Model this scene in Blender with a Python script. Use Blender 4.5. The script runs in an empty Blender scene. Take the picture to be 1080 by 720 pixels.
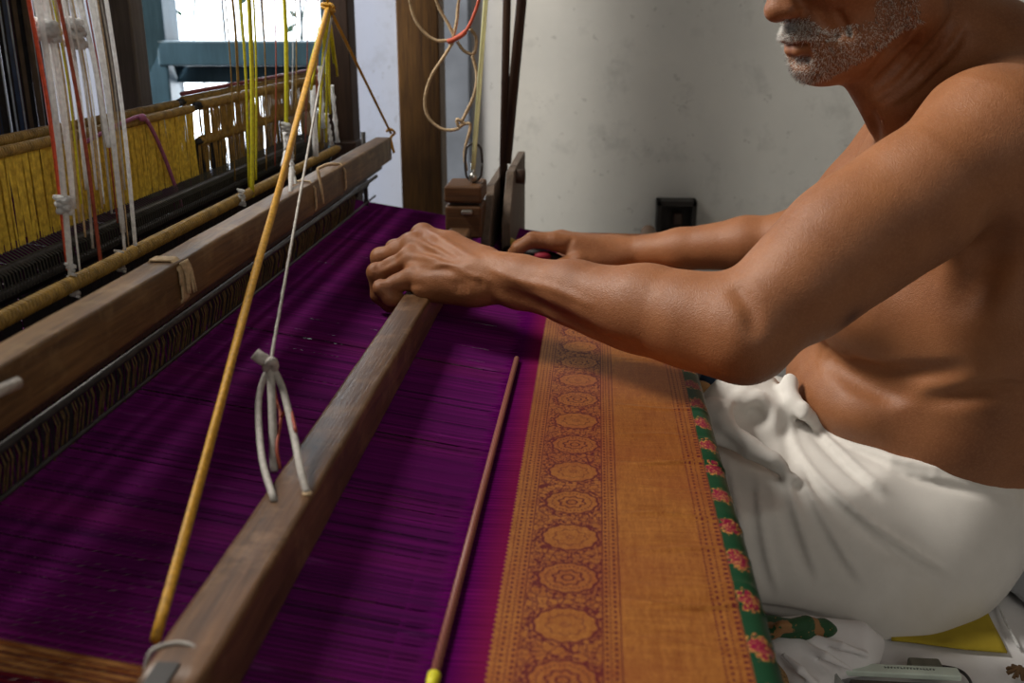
import bpy, bmesh, math, random
import numpy as np
from mathutils import Vector, Matrix

random.seed(7); np.random.seed(7)
SC = bpy.context.scene
COL = SC.collection
PI = math.pi

# ------------------------------------------------------------------ camera, world, lights, exposure
FPX = 1050.0
CAM = np.array([0.0, 0.0, 0.57])
_y = np.array([90.0, 343.0, -FPX]); _y /= np.linalg.norm(_y)
_u = np.array([0.0, FPX, 343.0]); _u /= np.linalg.norm(_u)
_x = np.cross(_y, _u)
RW = np.array([_x, _y, _u])                     # world = RW @ camera
cd = bpy.data.cameras.new('camera'); cd.lens = 35.0; cd.sensor_width = 36.0
cd.clip_start = 0.02; cd.clip_end = 60
cd.dof.use_dof = True; cd.dof.focus_distance = 0.93; cd.dof.aperture_fstop = 8.0
cam = bpy.data.objects.new('camera', cd); COL.objects.link(cam)
M4 = Matrix.Identity(4)
for i in range(3):
    for j in range(3): M4[i][j] = RW[i, j]
    M4[i][3] = CAM[i]
cam.matrix_world = M4
SC.camera = cam

def ray(px, py):
    return RW @ np.array([(px - 540) / FPX, -(py - 360) / FPX, -1.0])
def atz(px, py, z): d = ray(px, py); return CAM + d * ((z - CAM[2]) / d[2])
def aty(px, py, y): d = ray(px, py); return CAM + d * (y / d[1])
def atx(px, py, x): d = ray(px, py); return CAM + d * (x / d[0])

W = bpy.data.worlds.new('sky'); SC.world = W; W.use_nodes = True
wn = W.node_tree; wn.nodes.clear()
wo = wn.nodes.new('ShaderNodeOutputWorld'); bgn = wn.nodes.new('ShaderNodeBackground')
bgn.inputs['Color'].default_value = (0.86, 0.93, 1.0, 1); bgn.inputs['Strength'].default_value = 5.0
wn.links.new(bgn.outputs[0], wo.inputs[0])

def area(name, loc, target, sx, sy, power, color):
    l = bpy.data.lights.new(name, 'AREA'); l.shape = 'RECTANGLE'; l.size = sx; l.size_y = sy
    l.energy = power; l.color = color
    o = bpy.data.objects.new(name, l); COL.objects.link(o)
    o.location = loc
    o.rotation_euler = (Vector(target) - Vector(loc)).to_track_quat('-Z', 'Y').to_euler()
    return o
# daylight through the side window (left, towards the viewer), plus an added fill lamp behind the viewer
area('side_window_daylight', (-1.25, 1.05, 1.70), (0.12, 0.85, 0.3), 0.5, 0.6, 54, (1.0, 0.93, 0.84))
area('front_fill', (0.8, -1.3, 1.35), (0.35, 0.9, 0.1), 1.0, 1.2, 8.5, (1.0, 0.93, 0.84))
area('back_window_daylight', (-0.85, 2.06, 0.62), (-0.1, 1.2, 0.15), 0.6, 0.6, 6, (0.85, 0.93, 1.0))

SC.view_settings.view_transform = 'Standard'; SC.view_settings.look = 'None'
SC.view_settings.gamma = 1; SC.view_settings.use_curve_mapping = False
SC.view_settings.exposure = 0.0

# ------------------------------------------------------------------ node expression helper
class NT:
    def __init__(s, name):
        s.m = bpy.data.materials.new(name); s.m.use_nodes = True
        s.t = s.m.node_tree; s.t.nodes.clear()
        s.out = s.t.nodes.new('ShaderNodeOutputMaterial')
        s.b = s.t.nodes.new('ShaderNodeBsdfPrincipled')
        s.t.links.new(s.b.outputs[0], s.out.inputs[0])
    def link(s, a, b): s.t.links.new(a, b)
    def put(s, sock, v):
        if isinstance(v, E): s.t.links.new(v.o, sock)
        elif hasattr(v, 'is_output'): s.t.links.new(v, sock)
        else: sock.default_value = v
    def math(s, op, *a):
        n = s.t.nodes.new('ShaderNodeMath'); n.operation = op
        for i, v in enumerate(a): s.put(n.inputs[i], v)
        return E(s, n.outputs[0])
    def xyz(s, kind='Object'):
        c = s.t.nodes.new('ShaderNodeTexCoord'); p = s.t.nodes.new('ShaderNodeSeparateXYZ')
        s.link(c.outputs[kind], p.inputs[0])
        s.coord = c.outputs[kind]
        return [E(s, p.outputs[i]) for i in range(3)]
    def vec(s, x, y, z):
        n = s.t.nodes.new('ShaderNodeCombineXYZ')
        for i, v in enumerate((x, y, z)): s.put(n.inputs[i], v)
        return n.outputs[0]
    def noise(s, v=None, scale=5., detail=3., rough=.5):
        n = s.t.nodes.new('ShaderNodeTexNoise'); n.inputs['Scale'].default_value = scale
        n.inputs['Detail'].default_value = detail; n.inputs['Roughness'].default_value = rough
        if v is None:
            c = s.t.nodes.new('ShaderNodeTexCoord'); v = c.outputs['Object']
        s.link(v, n.inputs['Vector']); return E(s, n.outputs[0])
    def voro(s, v, scale, feature='F1'):
        n = s.t.nodes.new('ShaderNodeTexVoronoi'); n.inputs['Scale'].default_value = scale; n.feature = feature
        s.link(v, n.inputs['Vector']); return E(s, n.outputs['Distance'])
    def mix(s, f, a, b):
        n = s.t.nodes.new('ShaderNodeMix'); n.data_type = 'RGBA'
        s.put(n.inputs[0], f)
        for i, v in ((6, a), (7, b)):
            s.put(n.inputs[i], v if not isinstance(v, tuple) else (*v[:3], 1))
        return n.outputs[2]
    def bump(s, h, strength=.3, dist=.001):
        n = s.t.nodes.new('ShaderNodeBump'); n.inputs['Strength'].default_value = strength
        n.inputs['Distance'].default_value = dist
        s.put(n.inputs['Height'], h); s.link(n.outputs[0], s.b.inputs['Normal'])
    def set(s, **k):
        for a, v in k.items():
            a = {'color': 'Base Color', 'rough': 'Roughness', 'metal': 'Metallic', 'spec': 'Specular IOR Level',
                 'sheen': 'Sheen Weight', 'sss': 'Subsurface Weight', 'trans': 'Transmission Weight'}[a]
            if isinstance(v, tuple): v = (*v[:3], 1)
            s.put(s.b.inputs[a], v)
        return s
class E:
    def __init__(s, t, o): s.t, s.o = t, o
    def __add__(s, b): return s.t.math('ADD', s, b)
    def __sub__(s, b): return s.t.math('SUBTRACT', s, b)
    def __rsub__(s, b): return s.t.math('SUBTRACT', b, s)
    def __mul__(s, b): return s.t.math('MULTIPLY', s, b)
    def __truediv__(s, b): return s.t.math('DIVIDE', s, b)
    __radd__ = __add__; __rmul__ = __mul__
    def sin(s): return s.t.math('SINE', s)
    def abs(s): return s.t.math('ABSOLUTE', s)
    def frac(s): return s.t.math('FRACT', s)
    def floor(s): return s.t.math('FLOOR', s)
    def sqrt(s): return s.t.math('SQRT', s)
    def gt(s, b): return s.t.math('GREATER_THAN', s, b)
    def lt(s, b): return s.t.math('LESS_THAN', s, b)
    def max(s, b): return s.t.math('MAXIMUM', s, b)
    def min(s, b): return s.t.math('MINIMUM', s, b)
    def atan2(s, b): return s.t.math('ARCTAN2', s, b)
    def clamp(s): return s.max(0.0).min(1.0)
    def band(s, a, b): return s.gt(a) * s.lt(b)
    def ramp(s, a, b): return ((s - a) / (b - a)).clamp()

def plain(name, color, rough=.6, metal=0., spec=.4, var=.25, scale=60., bump=.0):
    t = NT(name); n = t.noise(scale=scale, detail=4)
    dark = tuple(c * (1 - var) for c in color); lite = tuple(min(1, c * (1 + var)) for c in color)
    t.set(color=t.mix(n.ramp(.3, .7), dark, lite), rough=rough, metal=metal, spec=spec)
    if bump: t.bump(n, bump, .002)
    return t.m

def wood(name, base, dark, axis=1, rough=.5, scale=1.0, wear=None):
    t = NT(name); x, y, z = t.xyz()
    c = [x * 90.0 * scale, y * 90.0 * scale, z * 90.0 * scale]; c[axis] = [x, y, z][axis] * 5.0 * scale
    v = t.vec(*c)
    g = t.noise(v, 1.0, 5, .65); g2 = t.noise(v, 4.0, 3, .6); b = t.noise(None, 9., 3)
    f = (g * .65 + g2 * .35).ramp(.32, .68)
    col = t.mix(f, dark, base)
    col = t.mix(b.ramp(.35, .75) * .55, col, tuple(c * .45 for c in dark))
    if wear:
        sc = t.noise(None, 35., 4, .7)
        col = t.mix((sc.ramp(.52, .7)) * .6, col, wear)
    t.set(color=col, rough=rough, spec=.35); t.bump(g2 * .6 + g * .4, .5, .0012)
    return t.m

# ------------------------------------------------------------------ mesh helpers
class MB:
    def __init__(s): s.v, s.f = [], []
    def add(s, vs, fs):
        o = len(s.v); s.v.extend([tuple(map(float, v)) for v in vs]); s.f.extend([tuple(i + o for i in f) for f in fs]); return s
    def box(s, c, d, R=None):
        c = np.array(c, float); h = np.array(d, float) / 2
        vs = [np.array((sx, sy, sz)) * h for sx in (-1, 1) for sy in (-1, 1) for sz in (-1, 1)]
        if R is not None: vs = [np.array(R) @ v for v in vs]
        return s.add([c + v for v in vs], [(0, 1, 3, 2), (4, 6, 7, 5), (0, 4, 5, 1), (2, 3, 7, 6), (0, 2, 6, 4), (1, 5, 7, 3)])
    def tube(s, pts, r, n=8, twist=0., cap=True, lobes=0):
        pts = [np.array(p, float) for p in pts]; m = len(pts)
        if np.isscalar(r): r = [r] * m
        T = []
        for i in range(m):
            t = pts[min(i + 1, m - 1)] - pts[max(i - 1, 0)]; T.append(t / (np.linalg.norm(t) + 1e-12))
        a = np.array([0, 0, 1.]) if abs(T[0][2]) < .9 else np.array([1., 0, 0])
        N = np.cross(T[0], a); N /= np.linalg.norm(N)
        vs = []; arc = 0
        for i in range(m):
            if i:
                N = N - T[i] * np.dot(N, T[i]); N /= np.linalg.norm(N) + 1e-12
                arc += np.linalg.norm(pts[i] - pts[i - 1])
            B = np.cross(T[i], N)
            for k in range(n):
                an = 2 * PI * k / n + twist * arc
                rr = r[i] * (1 + (.16 * math.cos(lobes * 2 * PI * k / n) if lobes else 0))
                vs.append(pts[i] + rr * (math.cos(an) * N + math.sin(an) * B))
        fs = [(i * n + k, i * n + (k + 1) % n, (i + 1) * n + (k + 1) % n, (i + 1) * n + k) for i in range(m - 1) for k in range(n)]
        if cap: fs += [tuple(range(n))[::-1], tuple((m - 1) * n + k for k in range(n))]
        return s.add(vs, fs)
    def ellipsoid(s, c, r, nu=12, nv=8):
        vs = []; fs = []
        for j in range(nv + 1):
            th = PI * j / nv
            for i in range(nu):
                ph = 2 * PI * i / nu
                vs.append((c[0] + r[0] * math.sin(th) * math.cos(ph), c[1] + r[1] * math.sin(th) * math.sin(ph), c[2] + r[2] * math.cos(th)))
        for j in range(nv):
            for i in range(nu): fs.append((j * nu + i, (j + 1) * nu + i, (j + 1) * nu + (i + 1) % nu, j * nu + (i + 1) % nu))
        return s.add(vs, fs)
    def grid(s, fn, nu, nv, u0=0, u1=1, v0=0, v1=1):
        vs = [fn(u0 + (u1 - u0) * i / nu, v0 + (v1 - v0) * j / nv) for i in range(nu + 1) for j in range(nv + 1)]
        return s.add(vs, [(i * (nv + 1) + j, (i + 1) * (nv + 1) + j, (i + 1) * (nv + 1) + j + 1, i * (nv + 1) + j + 1) for i in range(nu) for j in range(nv)])
    def build(s, name, mat, parent=None, smooth=False, bevel=0., kind=None, label=None, solid=0., loc=None):
        me = bpy.data.meshes.new(name); me.from_pydata(s.v, [], s.f); me.update()
        if smooth or bevel: me.shade_smooth()
        me.materials.append(mat)
        o = bpy.data.objects.new(name, me); COL.objects.link(o)
        if solid:
            md = o.modifiers.new('solid', 'SOLIDIFY'); md.thickness = solid; md.offset = -1
        if bevel:
            md = o.modifiers.new('bevel', 'BEVEL'); md.width = bevel; md.segments = 2; md.harden_normals = True
            md.limit_method = 'ANGLE'; md.angle_limit = .6
        if parent: o.parent = parent; o.matrix_parent_inverse = parent.matrix_world.inverted()
        if kind: o['kind'] = kind
        if label: o['label'] = label
        return o
def setloc(o, loc):
    o.location = loc; o.matrix_world = Matrix.Translation(loc); return o
def thing(name, label, cat, loc=(0, 0, 0), group=None):
    o = bpy.data.objects.new(name, None); COL.objects.link(o); o.empty_display_size = .05
    setloc(o, tuple(map(float, loc)))
    o['label'] = label; o['category'] = cat
    if group: o['group'] = group
    return o
def tag(o, label, cat, group=None, kind=None):
    o['label'] = label; o['category'] = cat
    if group: o['group'] = group
    if kind: o['kind'] = kind
    return o
def struct(name, mb, mat, parent=None, **k):
    o = mb.build(name, mat, parent, **k)
    o['kind'] = 'structure'
    return o
def spline(pts, n=6):
    P = [np.array(p, float) for p in pts]; P = [2 * P[0] - P[1]] + P + [2 * P[-1] - P[-2]]
    out = []
    for i in range(1, len(P) - 2):
        for k in range(n):
            t = k / n; a, b, c, d = P[i - 1:i + 3]
            out.append(.5 * (2 * b + (c - a) * t + (2 * a - 5 * b + 4 * c - d) * t * t + (3 * b - a - 3 * c + d) * t ** 3))
    out.append(P[-2]); return out
# ------------------------------------------------------------------ materials
def m_wall():
    t = NT('wall_plaster'); n = t.noise(None, 2.2, 6, .6); f = t.noise(None, 11., 6, .7); s = t.noise(None, 45., 3, .6)
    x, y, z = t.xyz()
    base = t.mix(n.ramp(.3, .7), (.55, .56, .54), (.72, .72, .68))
    base = t.mix(x.ramp(-.16, -.46), base, (.50, .57, .74))  # bluish window light on the left of the wall, put into its colour
    base = t.mix(f.ramp(.55, .75) * .35, base, (.20, .21, .21))
    base = t.mix(s.gt(.68) * .25, base, (.15, .15, .14))
    t.set(color=base, rough=.8, spec=.25); t.bump(f * .7 + s * .3, .35, .006); return t.m
MW = m_wall()
m_floor = plain('cement_floor', (.30, .29, .28), .8, scale=20, bump=.2)
m_pit = plain('pit_earth', (.06, .045, .04), .9)
m_teal = wood('teal_painted_wood', (.045, .095, .125), (.02, .05, .07), 2, .45)
w_batten = wood('worn_teak', (.19, .095, .042), (.055, .026, .012), 1, .42, 1.0, (.26, .15, .08))
w_bar = wood('old_teak', (.21, .115, .042), (.06, .030, .011), 1, .55, 1.0, (.23, .15, .065))
w_post = wood('post_wood', (.19, .095, .025), (.05, .025, .011), 2, .6)
w_grey = wood('grey_post_wood', (.22, .19, .17), (.11, .09, .08), 2, .7)
w_block = wood('block_wood', (.17, .075, .025), (.06, .028, .012), 0, .5)
w_rod = wood('dark_rod_wood', (.07, .04, .026), (.028, .016, .012), 2, .55)
w_pale = wood('weathered_wood', (.20, .15, .11), (.09, .065, .05), 2, .7)
m_gold = plain('golden_heddle_yarn', (.86, .56, .07), .55, var=.35, scale=200)
m_goldrope = plain('gold_yarn_winding', (.30, .185, .04), .5, var=.4, scale=120)
m_black = plain('black_yarn', (.018, .018, .024), .6, var=.5, scale=150)
m_dark = plain('dark_rod', (.045, .042, .042), .4, var=.4, scale=90)
m_white = plain('white_cord', (.86, .87, .88), .7, var=.15, scale=300)
def translucent(m, f):
    t = m.node_tree; b = next(n for n in t.nodes if n.type == 'BSDF_PRINCIPLED'); o = next(n for n in t.nodes if n.type == 'OUTPUT_MATERIAL')
    tr = t.nodes.new('ShaderNodeBsdfTranslucent'); mx = t.nodes.new('ShaderNodeMixShader'); mx.inputs[0].default_value = f
    t.links.new(b.inputs['Base Color'].links[0].from_socket, tr.inputs[0]); t.links.new(b.outputs[0], mx.inputs[1]); t.links.new(tr.outputs[0], mx.inputs[2]); t.links.new(mx.outputs[0], o.inputs[0])
translucent(m_white, .5); translucent(m_gold, .15)
m_grey = plain('grey_cord', (.42, .40, .37), .7, var=.2, scale=300)
m_beige = plain('beige_cord', (.50, .37, .22), .7, var=.25, scale=300)
m_orange = plain('orange_cord', (.75, .10, .04), .6, var=.2, scale=300)
m_redbr = plain('red_brown_cord', (.33, .07, .04), .6, var=.3, scale=300)
m_yellow = plain('ochre_rope', (.50, .26, .02), .55, var=.25, scale=300, bump=.3)
m_lime = plain('lime_yellow_cord', (.62, .58, .02), .55, var=.2, scale=300)
m_pink = plain('mauve_cord', (.34, .11, .22), .6, var=.2, scale=300)
m_steel = plain('steel', (.45, .45, .42), .3, .9, var=.1)
m_blackpl = plain('black_box', (.018, .015, .013), .5, var=.3)
m_leaf = plain('leaf', (.02, .05, .015), .6, var=.3)
m_yellowcloth = plain('mustard_cloth', (.40, .30, .02), .8, var=.12, scale=25)

def m_cotton(name, col, fine=1.0):
    t = NT(name); x, y, z = t.xyz()
    w = ((x * 9000.0).sin() * (y * 9000.0).sin() + (z * 9000.0).sin()) * .2
    n = t.noise(None, 14., 5, .6); s = t.noise(None, 700., 2)
    st = t.noise(None, 5., 3)
    c = t.mix(n.ramp(.35, .7), tuple(v * .88 for v in col), col)
    c = t.mix(st.ramp(.58, .72) * .45, c, (col[0] * .86, col[1] * .78, col[2] * .6))
    t.set(color=c, rough=.85, spec=.2, sheen=.15)
    t.bump(w * .4 * fine + s * .6, .25, .0006); return t.m
m_dhoti = m_cotton('dhoti_cotton', (.70, .68, .64))
m_sheet = m_cotton('sheet_cotton', (.76, .76, .77))
m_sack = m_cotton('sack_cloth', (.40, .42, .45))

def m_skin():
    t = NT('skin')
    a = t.t.nodes.new('ShaderNodeAttribute'); a.attribute_name = 'tone'
    n = t.noise(None, 10., 5, .6); f = t.noise(None, 420., 3, .6); v = t.voro(t.xyz() and t.coord, 900.)
    wr = t.noise(None, 90., 4, .6)
    c = t.mix(n.ramp(.3, .7), (.180, .064, .024), (.315, .128, .051))
    c = t.mix(f.ramp(.45, .8) * .30, c, (.42, .20, .10))
    m = t.t.nodes.new('ShaderNodeMix'); m.data_type = 'RGBA'; m.blend_type = 'MULTIPLY'; m.inputs[0].default_value = 1
    t.link(c, m.inputs[6]); t.link(a.outputs['Color'], m.inputs[7])
    t.set(color=m.outputs[2], rough=(wr * .25 + .40), spec=.36, sss=.05)
    t.b.inputs['Subsurface Radius'].default_value = (.006, .002, .001)
    t.bump(f * .45 + v * .45 + wr * .55, .42, .0012)
    return t.m
MSK = m_skin()

ZC = .252
def m_warp():
    t = NT('purple_warp_silk'); x, y, z = t.xyz()
    n = t.noise(t.vec(x * 3.0, y * 420.0, 0.0), 1., 3, .7); b = t.noise(t.vec(x * 2.0, y * 18.0, 0.0), 1., 2)
    k = t.noise(t.vec(x * 14.0, y * 60.0, 0.0), 1., 3)
    c = t.mix(n.ramp(.3, .75), (.036, .001, .044), (.190, .005, .165))
    c = t.mix(b.ramp(.5, .72) * .25, c, (.20, .012, .10))
    c = t.mix(k.ramp(.66, .72) * .35, c, (.26, .05, .26))
    gold = y.band(.371, .393); mar = y.lt(.371)
    g2 = t.mix(t.noise(t.vec(x * 60.0, y * 300.0, 0.0), 1., 3).ramp(.4, .65), (.24, .08, .025), (.50, .24, .08))
    c = t.mix(gold, c, g2); c = t.mix(mar, c, (.13, .01, .02))
    t.set(color=c, rough=.75, spec=.10); return t.m
MWARP = m_warp()

def m_brocade():
    t = NT('woven_silk_and_zari'); x, y, z = t.xyz()
    P = .0486
    u = x * 1000.0; yy = y * 1000.0                       # millimetres
    q = (yy - 473.0) / 48.6
    cell = (q + .5).floor(); fy = (q - cell) * 48.6           # distance along from medallion centre
    odd = ((cell * .5).frac()).gt(.25)
    cx = u + 9.0
    r = (cx * cx * .72 + fy * fy * .85).sqrt()
    an = fy.atan2(cx)
    wob = (an * 12.0).sin() * .9
    # medallion outline + inner ring(s)
    ring = ((r + wob * .6) - 15.2).abs().lt(.75)
    dots = ((r - 17.8).abs().lt(.95)) * ((an * 22.0).sin().gt(.1))
    inner = ((r + (an * 8.0).sin() * .8) - 7.2).abs().lt(.7) + (r - 3.0).abs().lt(.6)
    inner = inner.min(1.0) * odd
    inner2 = ((r - 11.5).abs().lt(.55)) * ((an * 30.0).sin().gt(.0)) * odd
    solid = r.lt(14.8); veins = (((an * 9.0).sin() * .8 + r) * .9).sin().gt(.86) * r.lt(13.5) * (1.0 - odd)
    # scroll work around the medallions
    v = t.vec(cx * .001, y, 0.0)
    vo = t.voro(v, 175., 'DISTANCE_TO_EDGE'); vn = t.noise(v, 330., 2, .5)
    vine = vo.lt(.055) * vn.gt(.36); leaf = ((t.voro(v, 230.) - .30).abs().lt(.055)) + t.voro(v, 420.).lt(.22) * .7
    fld = (vine + leaf).min(1.0) * (1.0 - solid)
    mot = (ring + dots + veins * .6 + inner + inner2 + fld).min(1.0) * u.band(-33.0, 11.0)
    # narrow guard borders on both sides of the motif band
    def line(c, w): return (u - c).abs().lt(w)
    dash = (yy * 1.9).sin().gt(-.1); dash2 = (yy * 1.25 + 1.0).sin().gt(.0)
    gl = line(-44.5, .45) * dash + line(-41.8, .8) * dash2 + line(-38.6, .5) * dash + line(-35.6, .9) * dash2 + line(-33.4, .35)
    gr = line(11.5, .4) + line(13.6, .75) * dash2 + line(15.8, .4) * dash + line(18.6, .8) * dash2 + line(21.5, .35)
    ge = line(74.0, .6) * dash + line(77.5, .8) * dash2 + line(81.0, .5) * dash + line(85.5, 1.3) * dash2 + line(87.6, .3)
    edge = (u + 47.8 + (yy * 1.3).sin() * .8).gt(0.0)
    mar = (mot + gl + gr + ge).min(1.0)
    # silk grain
    g = t.noise(t.vec(x * 260.0, y * 30.0, 0.0), 1., 4, .7); g2 = t.noise(t.vec(x * 30.0, y * 380.0, 0.0), 1., 3, .7)
    big = t.noise(t.vec(x * 6.0, y * 9.0, 0.0), 1., 3)
    gold = t.mix((g * .5 + g2 * .5).ramp(.35, .65), (.29, .092, .022), (.53, .215, .050))
    gold = t.mix(big.ramp(.42, .62) * .45, gold, (.30, .075, .03))
    fib = t.noise(t.vec(x * 900.0, y * 140.0, 0.0), 1., 2, .7); gold = t.mix(fib.ramp(.5, .72) * .5, gold, (.17, .035, .02))
    spk = t.noise(t.vec(x * 1100.0, y * 900.0, 0.0), 1., 2, .6); gold = t.mix(spk.ramp(.46, .60) * .28 * u.lt(22.0), gold, (.13, .02, .018)); gold = t.mix(spk.lt(.36) * .5, gold, (.85, .46, .12))
    c = t.mix(mar * .95, gold, (.085, .006, .014))
    # purple ground between the fell and the zari
    pn = t.noise(t.vec(x * 8.0, y * 500.0, 0.0), 1., 3, .7)
    pur = t.mix(pn.ramp(.3, .75), (.034, .001, .040), (.125, .004, .105))
    lin = (yy * 1.5325).sin().gt(.55); pur = t.mix(lin * .6, pur, (.012, .001, .016))
    redz = u.ramp(-67.0, -50.0)
    pur = t.mix(redz * (.25 + .5 * pn), pur, (.20, .012, .03))
    c = t.mix(edge, pur, c)
    # green border with maroon flowers at the roll
    gp = (yy / 44.0).frac()
    fl = (((u - 95.0) / 9.0) * ((u - 95.0) / 9.0) + ((gp - .5) * 3.4) * ((gp - .5) * 3.4)).sqrt() + vn * 1.1 - .5 + (vo.lt(.10)) * .25
    gs = t.mix(fl.lt(.85), (.008, .045, .020), (.19, .008, .035))
    gs = t.mix((fl - .9).abs().lt(.06), gs, (.42, .20, .05))
    gs = t.mix((fl - .42).abs().lt(.05), gs, (.42, .20, .07))
    c = t.mix(u.gt(88.2), c, gs)
    metal = edge * (1.0 - mar) * u.lt(88.2)
    t.set(color=c, rough=.42, spec=edge * .12, metal=metal * .6)
    t.bump(g * .35 + g2 * .45 + (1.0 - mar) * .5, .42, .0007); return t.m
MBRO = m_brocade()

# ------------------------------------------------------------------ room
WY = 2.1
wx0, wx1, wz0, wz1 = -1.02, -.53, .23, 1.25
mb = MB()
mb.box(((-2.2 + wx0) / 2, WY + .09, .85), (wx0 + 2.2, .18, 3.3))
mb.box(((1.7 + wx1) / 2, WY + .09, .85), (1.7 - wx1, .18, 3.3))
mb.box(((wx0 + wx1) / 2, WY + .09, (wz0 - .8) / 2), (wx1 - wx0, .18, wz0 + .8))
mb.box(((wx0 + wx1) / 2, WY + .09, (wz1 + 2.5) / 2), (wx1 - wx0, .18, 2.5 - wz1))
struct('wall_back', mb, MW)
m_side = plain('aged_side_plaster', (.20, .185, .165), .9, scale=6, bump=.1)
struct('wall_left', MB().box((-2.25, .3, .85), (.1, 3.9, 3.3)), m_side)
struct('wall_right', MB().box((1.75, .3, .85), (.1, 3.9, 3.3)), m_side)
struct('wall_front', MB().box((-.25, -1.65, .85), (4.1, .1, 3.3)), m_side)
struct('ceiling', MB().box((-.25, .3, 2.55), (4.1, 3.9, .1)), m_side)
struct('floor', MB().box((.95, .25, -.05), (1.5, 3.7, .1)).box((-1.0, 1.86, -.05), (2.4, .48, .1)), m_floor)
struct('floor_pit', MB().box((-1.0, .25, -.75), (2.4, 3.7, .1)).box((.18, .0, -.4), (.04, 3.2, .62)).box((-1.0, 1.64, -.4), (2.4, .04, .6)), m_pit)

struct('shade_strip_1', MB().box(((aty(466, 100, 2.08)[0] + aty(498, 100, 2.08)[0]) / 2, 2.085, .45), (.058, .03, 1.6)), plain('blue_grey_shade', (.20, .23, .28), .8, var=.25, scale=12), bevel=.006)  # added strip coloured as the blue-grey shade on the wall beside the post
# window: teal casement with bars
win = thing('window_1', 'teal painted wooden window, bright daylight behind', 'window', (-.775, WY, wz0)); win['kind'] = 'structure'
del win['category']
xm = -.905
def wbox(name, c, d, lab=None):
    o = MB().box(c, d).build(name, m_teal, win, bevel=.004)
    if lab: o['label'] = lab
    return o
wbox('window_frame', (wx0 + .02, WY + .02, .74), (.04, .08, 1.02)); wbox('window_frame', (wx1 - .015, WY + .02, .74), (.03, .08, 1.02))
wbox('sill', (-.775, WY + .0, wz0 - .015), (.53, .14, .03))
wbox('mullion', (xm - .01, WY + .02, .74), (.055, .08, 1.02))
wbox('transom', ((xm + wx1) / 2, WY + .01, .497), (wx1 - xm, .07, .05)); wbox('transom', ((xm + wx1) / 2, WY + .05, .452), (wx1 - xm, .05, .035))
wbox('transom', ((xm + wx0) / 2 - .01, WY + .02, .478), (.09, .06, .04))
wbox('transom', ((xm + wx1) / 2, WY + .02, .86), (wx1 - xm, .07, .045))
for bx_ in (-.80, -.715, -.63):
    MB().tube([(bx_, WY + .09, wz0), (bx_, WY + .09, wz1)], .003, 8).build('window_bar', m_dark, win, smooth=True)
# creeper outside the window
cr = thing('garden_creeper', 'thin leafy creeper twigs outside the bright window', 'plant', (-1.0, WY + .5, 0))
rr = random.Random(3)
stems = []
for i in range(7):
    x0 = -1.15 + i * .11; p = [np.array((x0, WY + .5, -.0))]
    for k in range(9): p.append(p[-1] + np.array((rr.uniform(-.03, .03), rr.uniform(-.02, .02), .13)))
    MB().tube(spline(p, 3), .003, 5).build('twig', m_leaf, cr, smooth=True); stems.append(p)
lm = MB()
for p in stems:
    for q in p[1:]:
        for k in range(2):
            c = q + np.array((rr.uniform(-.03, .03), rr.uniform(-.02, .02), rr.uniform(-.06, .06))); a = rr.uniform(0, 6.3); L = rr.uniform(.012, .024)
            d = np.array((math.cos(a), 0, math.sin(a))) * L; e = np.array((-math.sin(a), .4, math.cos(a))) * L * .4
            lm.add([c - d, c + e, c + d, c - e], [(0, 1, 2, 3)])
lm.build('leaves', m_leaf, cr, kind='stuff')

# box on the far wall
bx = thing('wall_box', 'small black recessed box fixed to the grey wall behind the arms', 'box', (.17, WY, .12))
c0 = aty(692, 208, 2.1); c1 = aty(731, 254, 2.1)
mx, mz = (c0[0] + c1[0]) / 2, (c0[2] + c1[2]) / 2; ww, hh = c1[0] - c0[0], c0[2] - c1[2]
b = MB()
b.box((mx - ww / 2 + .005, WY - .022, mz), (.01, .044, hh)); b.box((mx + ww / 2 - .005, WY - .022, mz), (.01, .044, hh))
b.box((mx, WY - .022, mz + hh / 2 - .006), (ww, .044, .012)); b.box((mx, WY - .022, mz - hh / 2 + .006), (ww, .044, .012)); b.box((mx, WY - .004, mz), (ww, .008, hh))
b.build('casing', m_blackpl, bx, bevel=.002)
MB().box((mx + .004, WY - .02, mz + .006), (.02, .024, .026)).build('knob', w_rod, bx, bevel=.004)
# ------------------------------------------------------------------ loom
YN, YF = .30, 1.52
frame = thing('loom_frame', 'dark brown wooden posts of the handloom standing before the far wall', 'loom', (-.3, 1.75, 0))
MB().box((-.303, 1.78, .45), (.073, .07, 2.1)).build('post', w_post, frame, bevel=.004)
MB().box((-.405, 1.62, .50), (.04, .05, 2.0)).build('post', w_rod, frame, bevel=.003)
MB().box((-.392, 1.6, .335), (.028, .045, .09)).build('post_cleat', w_rod, frame, bevel=.003)
a0 = aty(122, 0, 1.3); a1 = aty(140, 118, 1.3)
MB().box((a0[0] - .005, 1.32, .55), (.045, .04, 1.6)).build('post', w_grey, frame, bevel=.003, label='weathered grey post at left')

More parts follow.
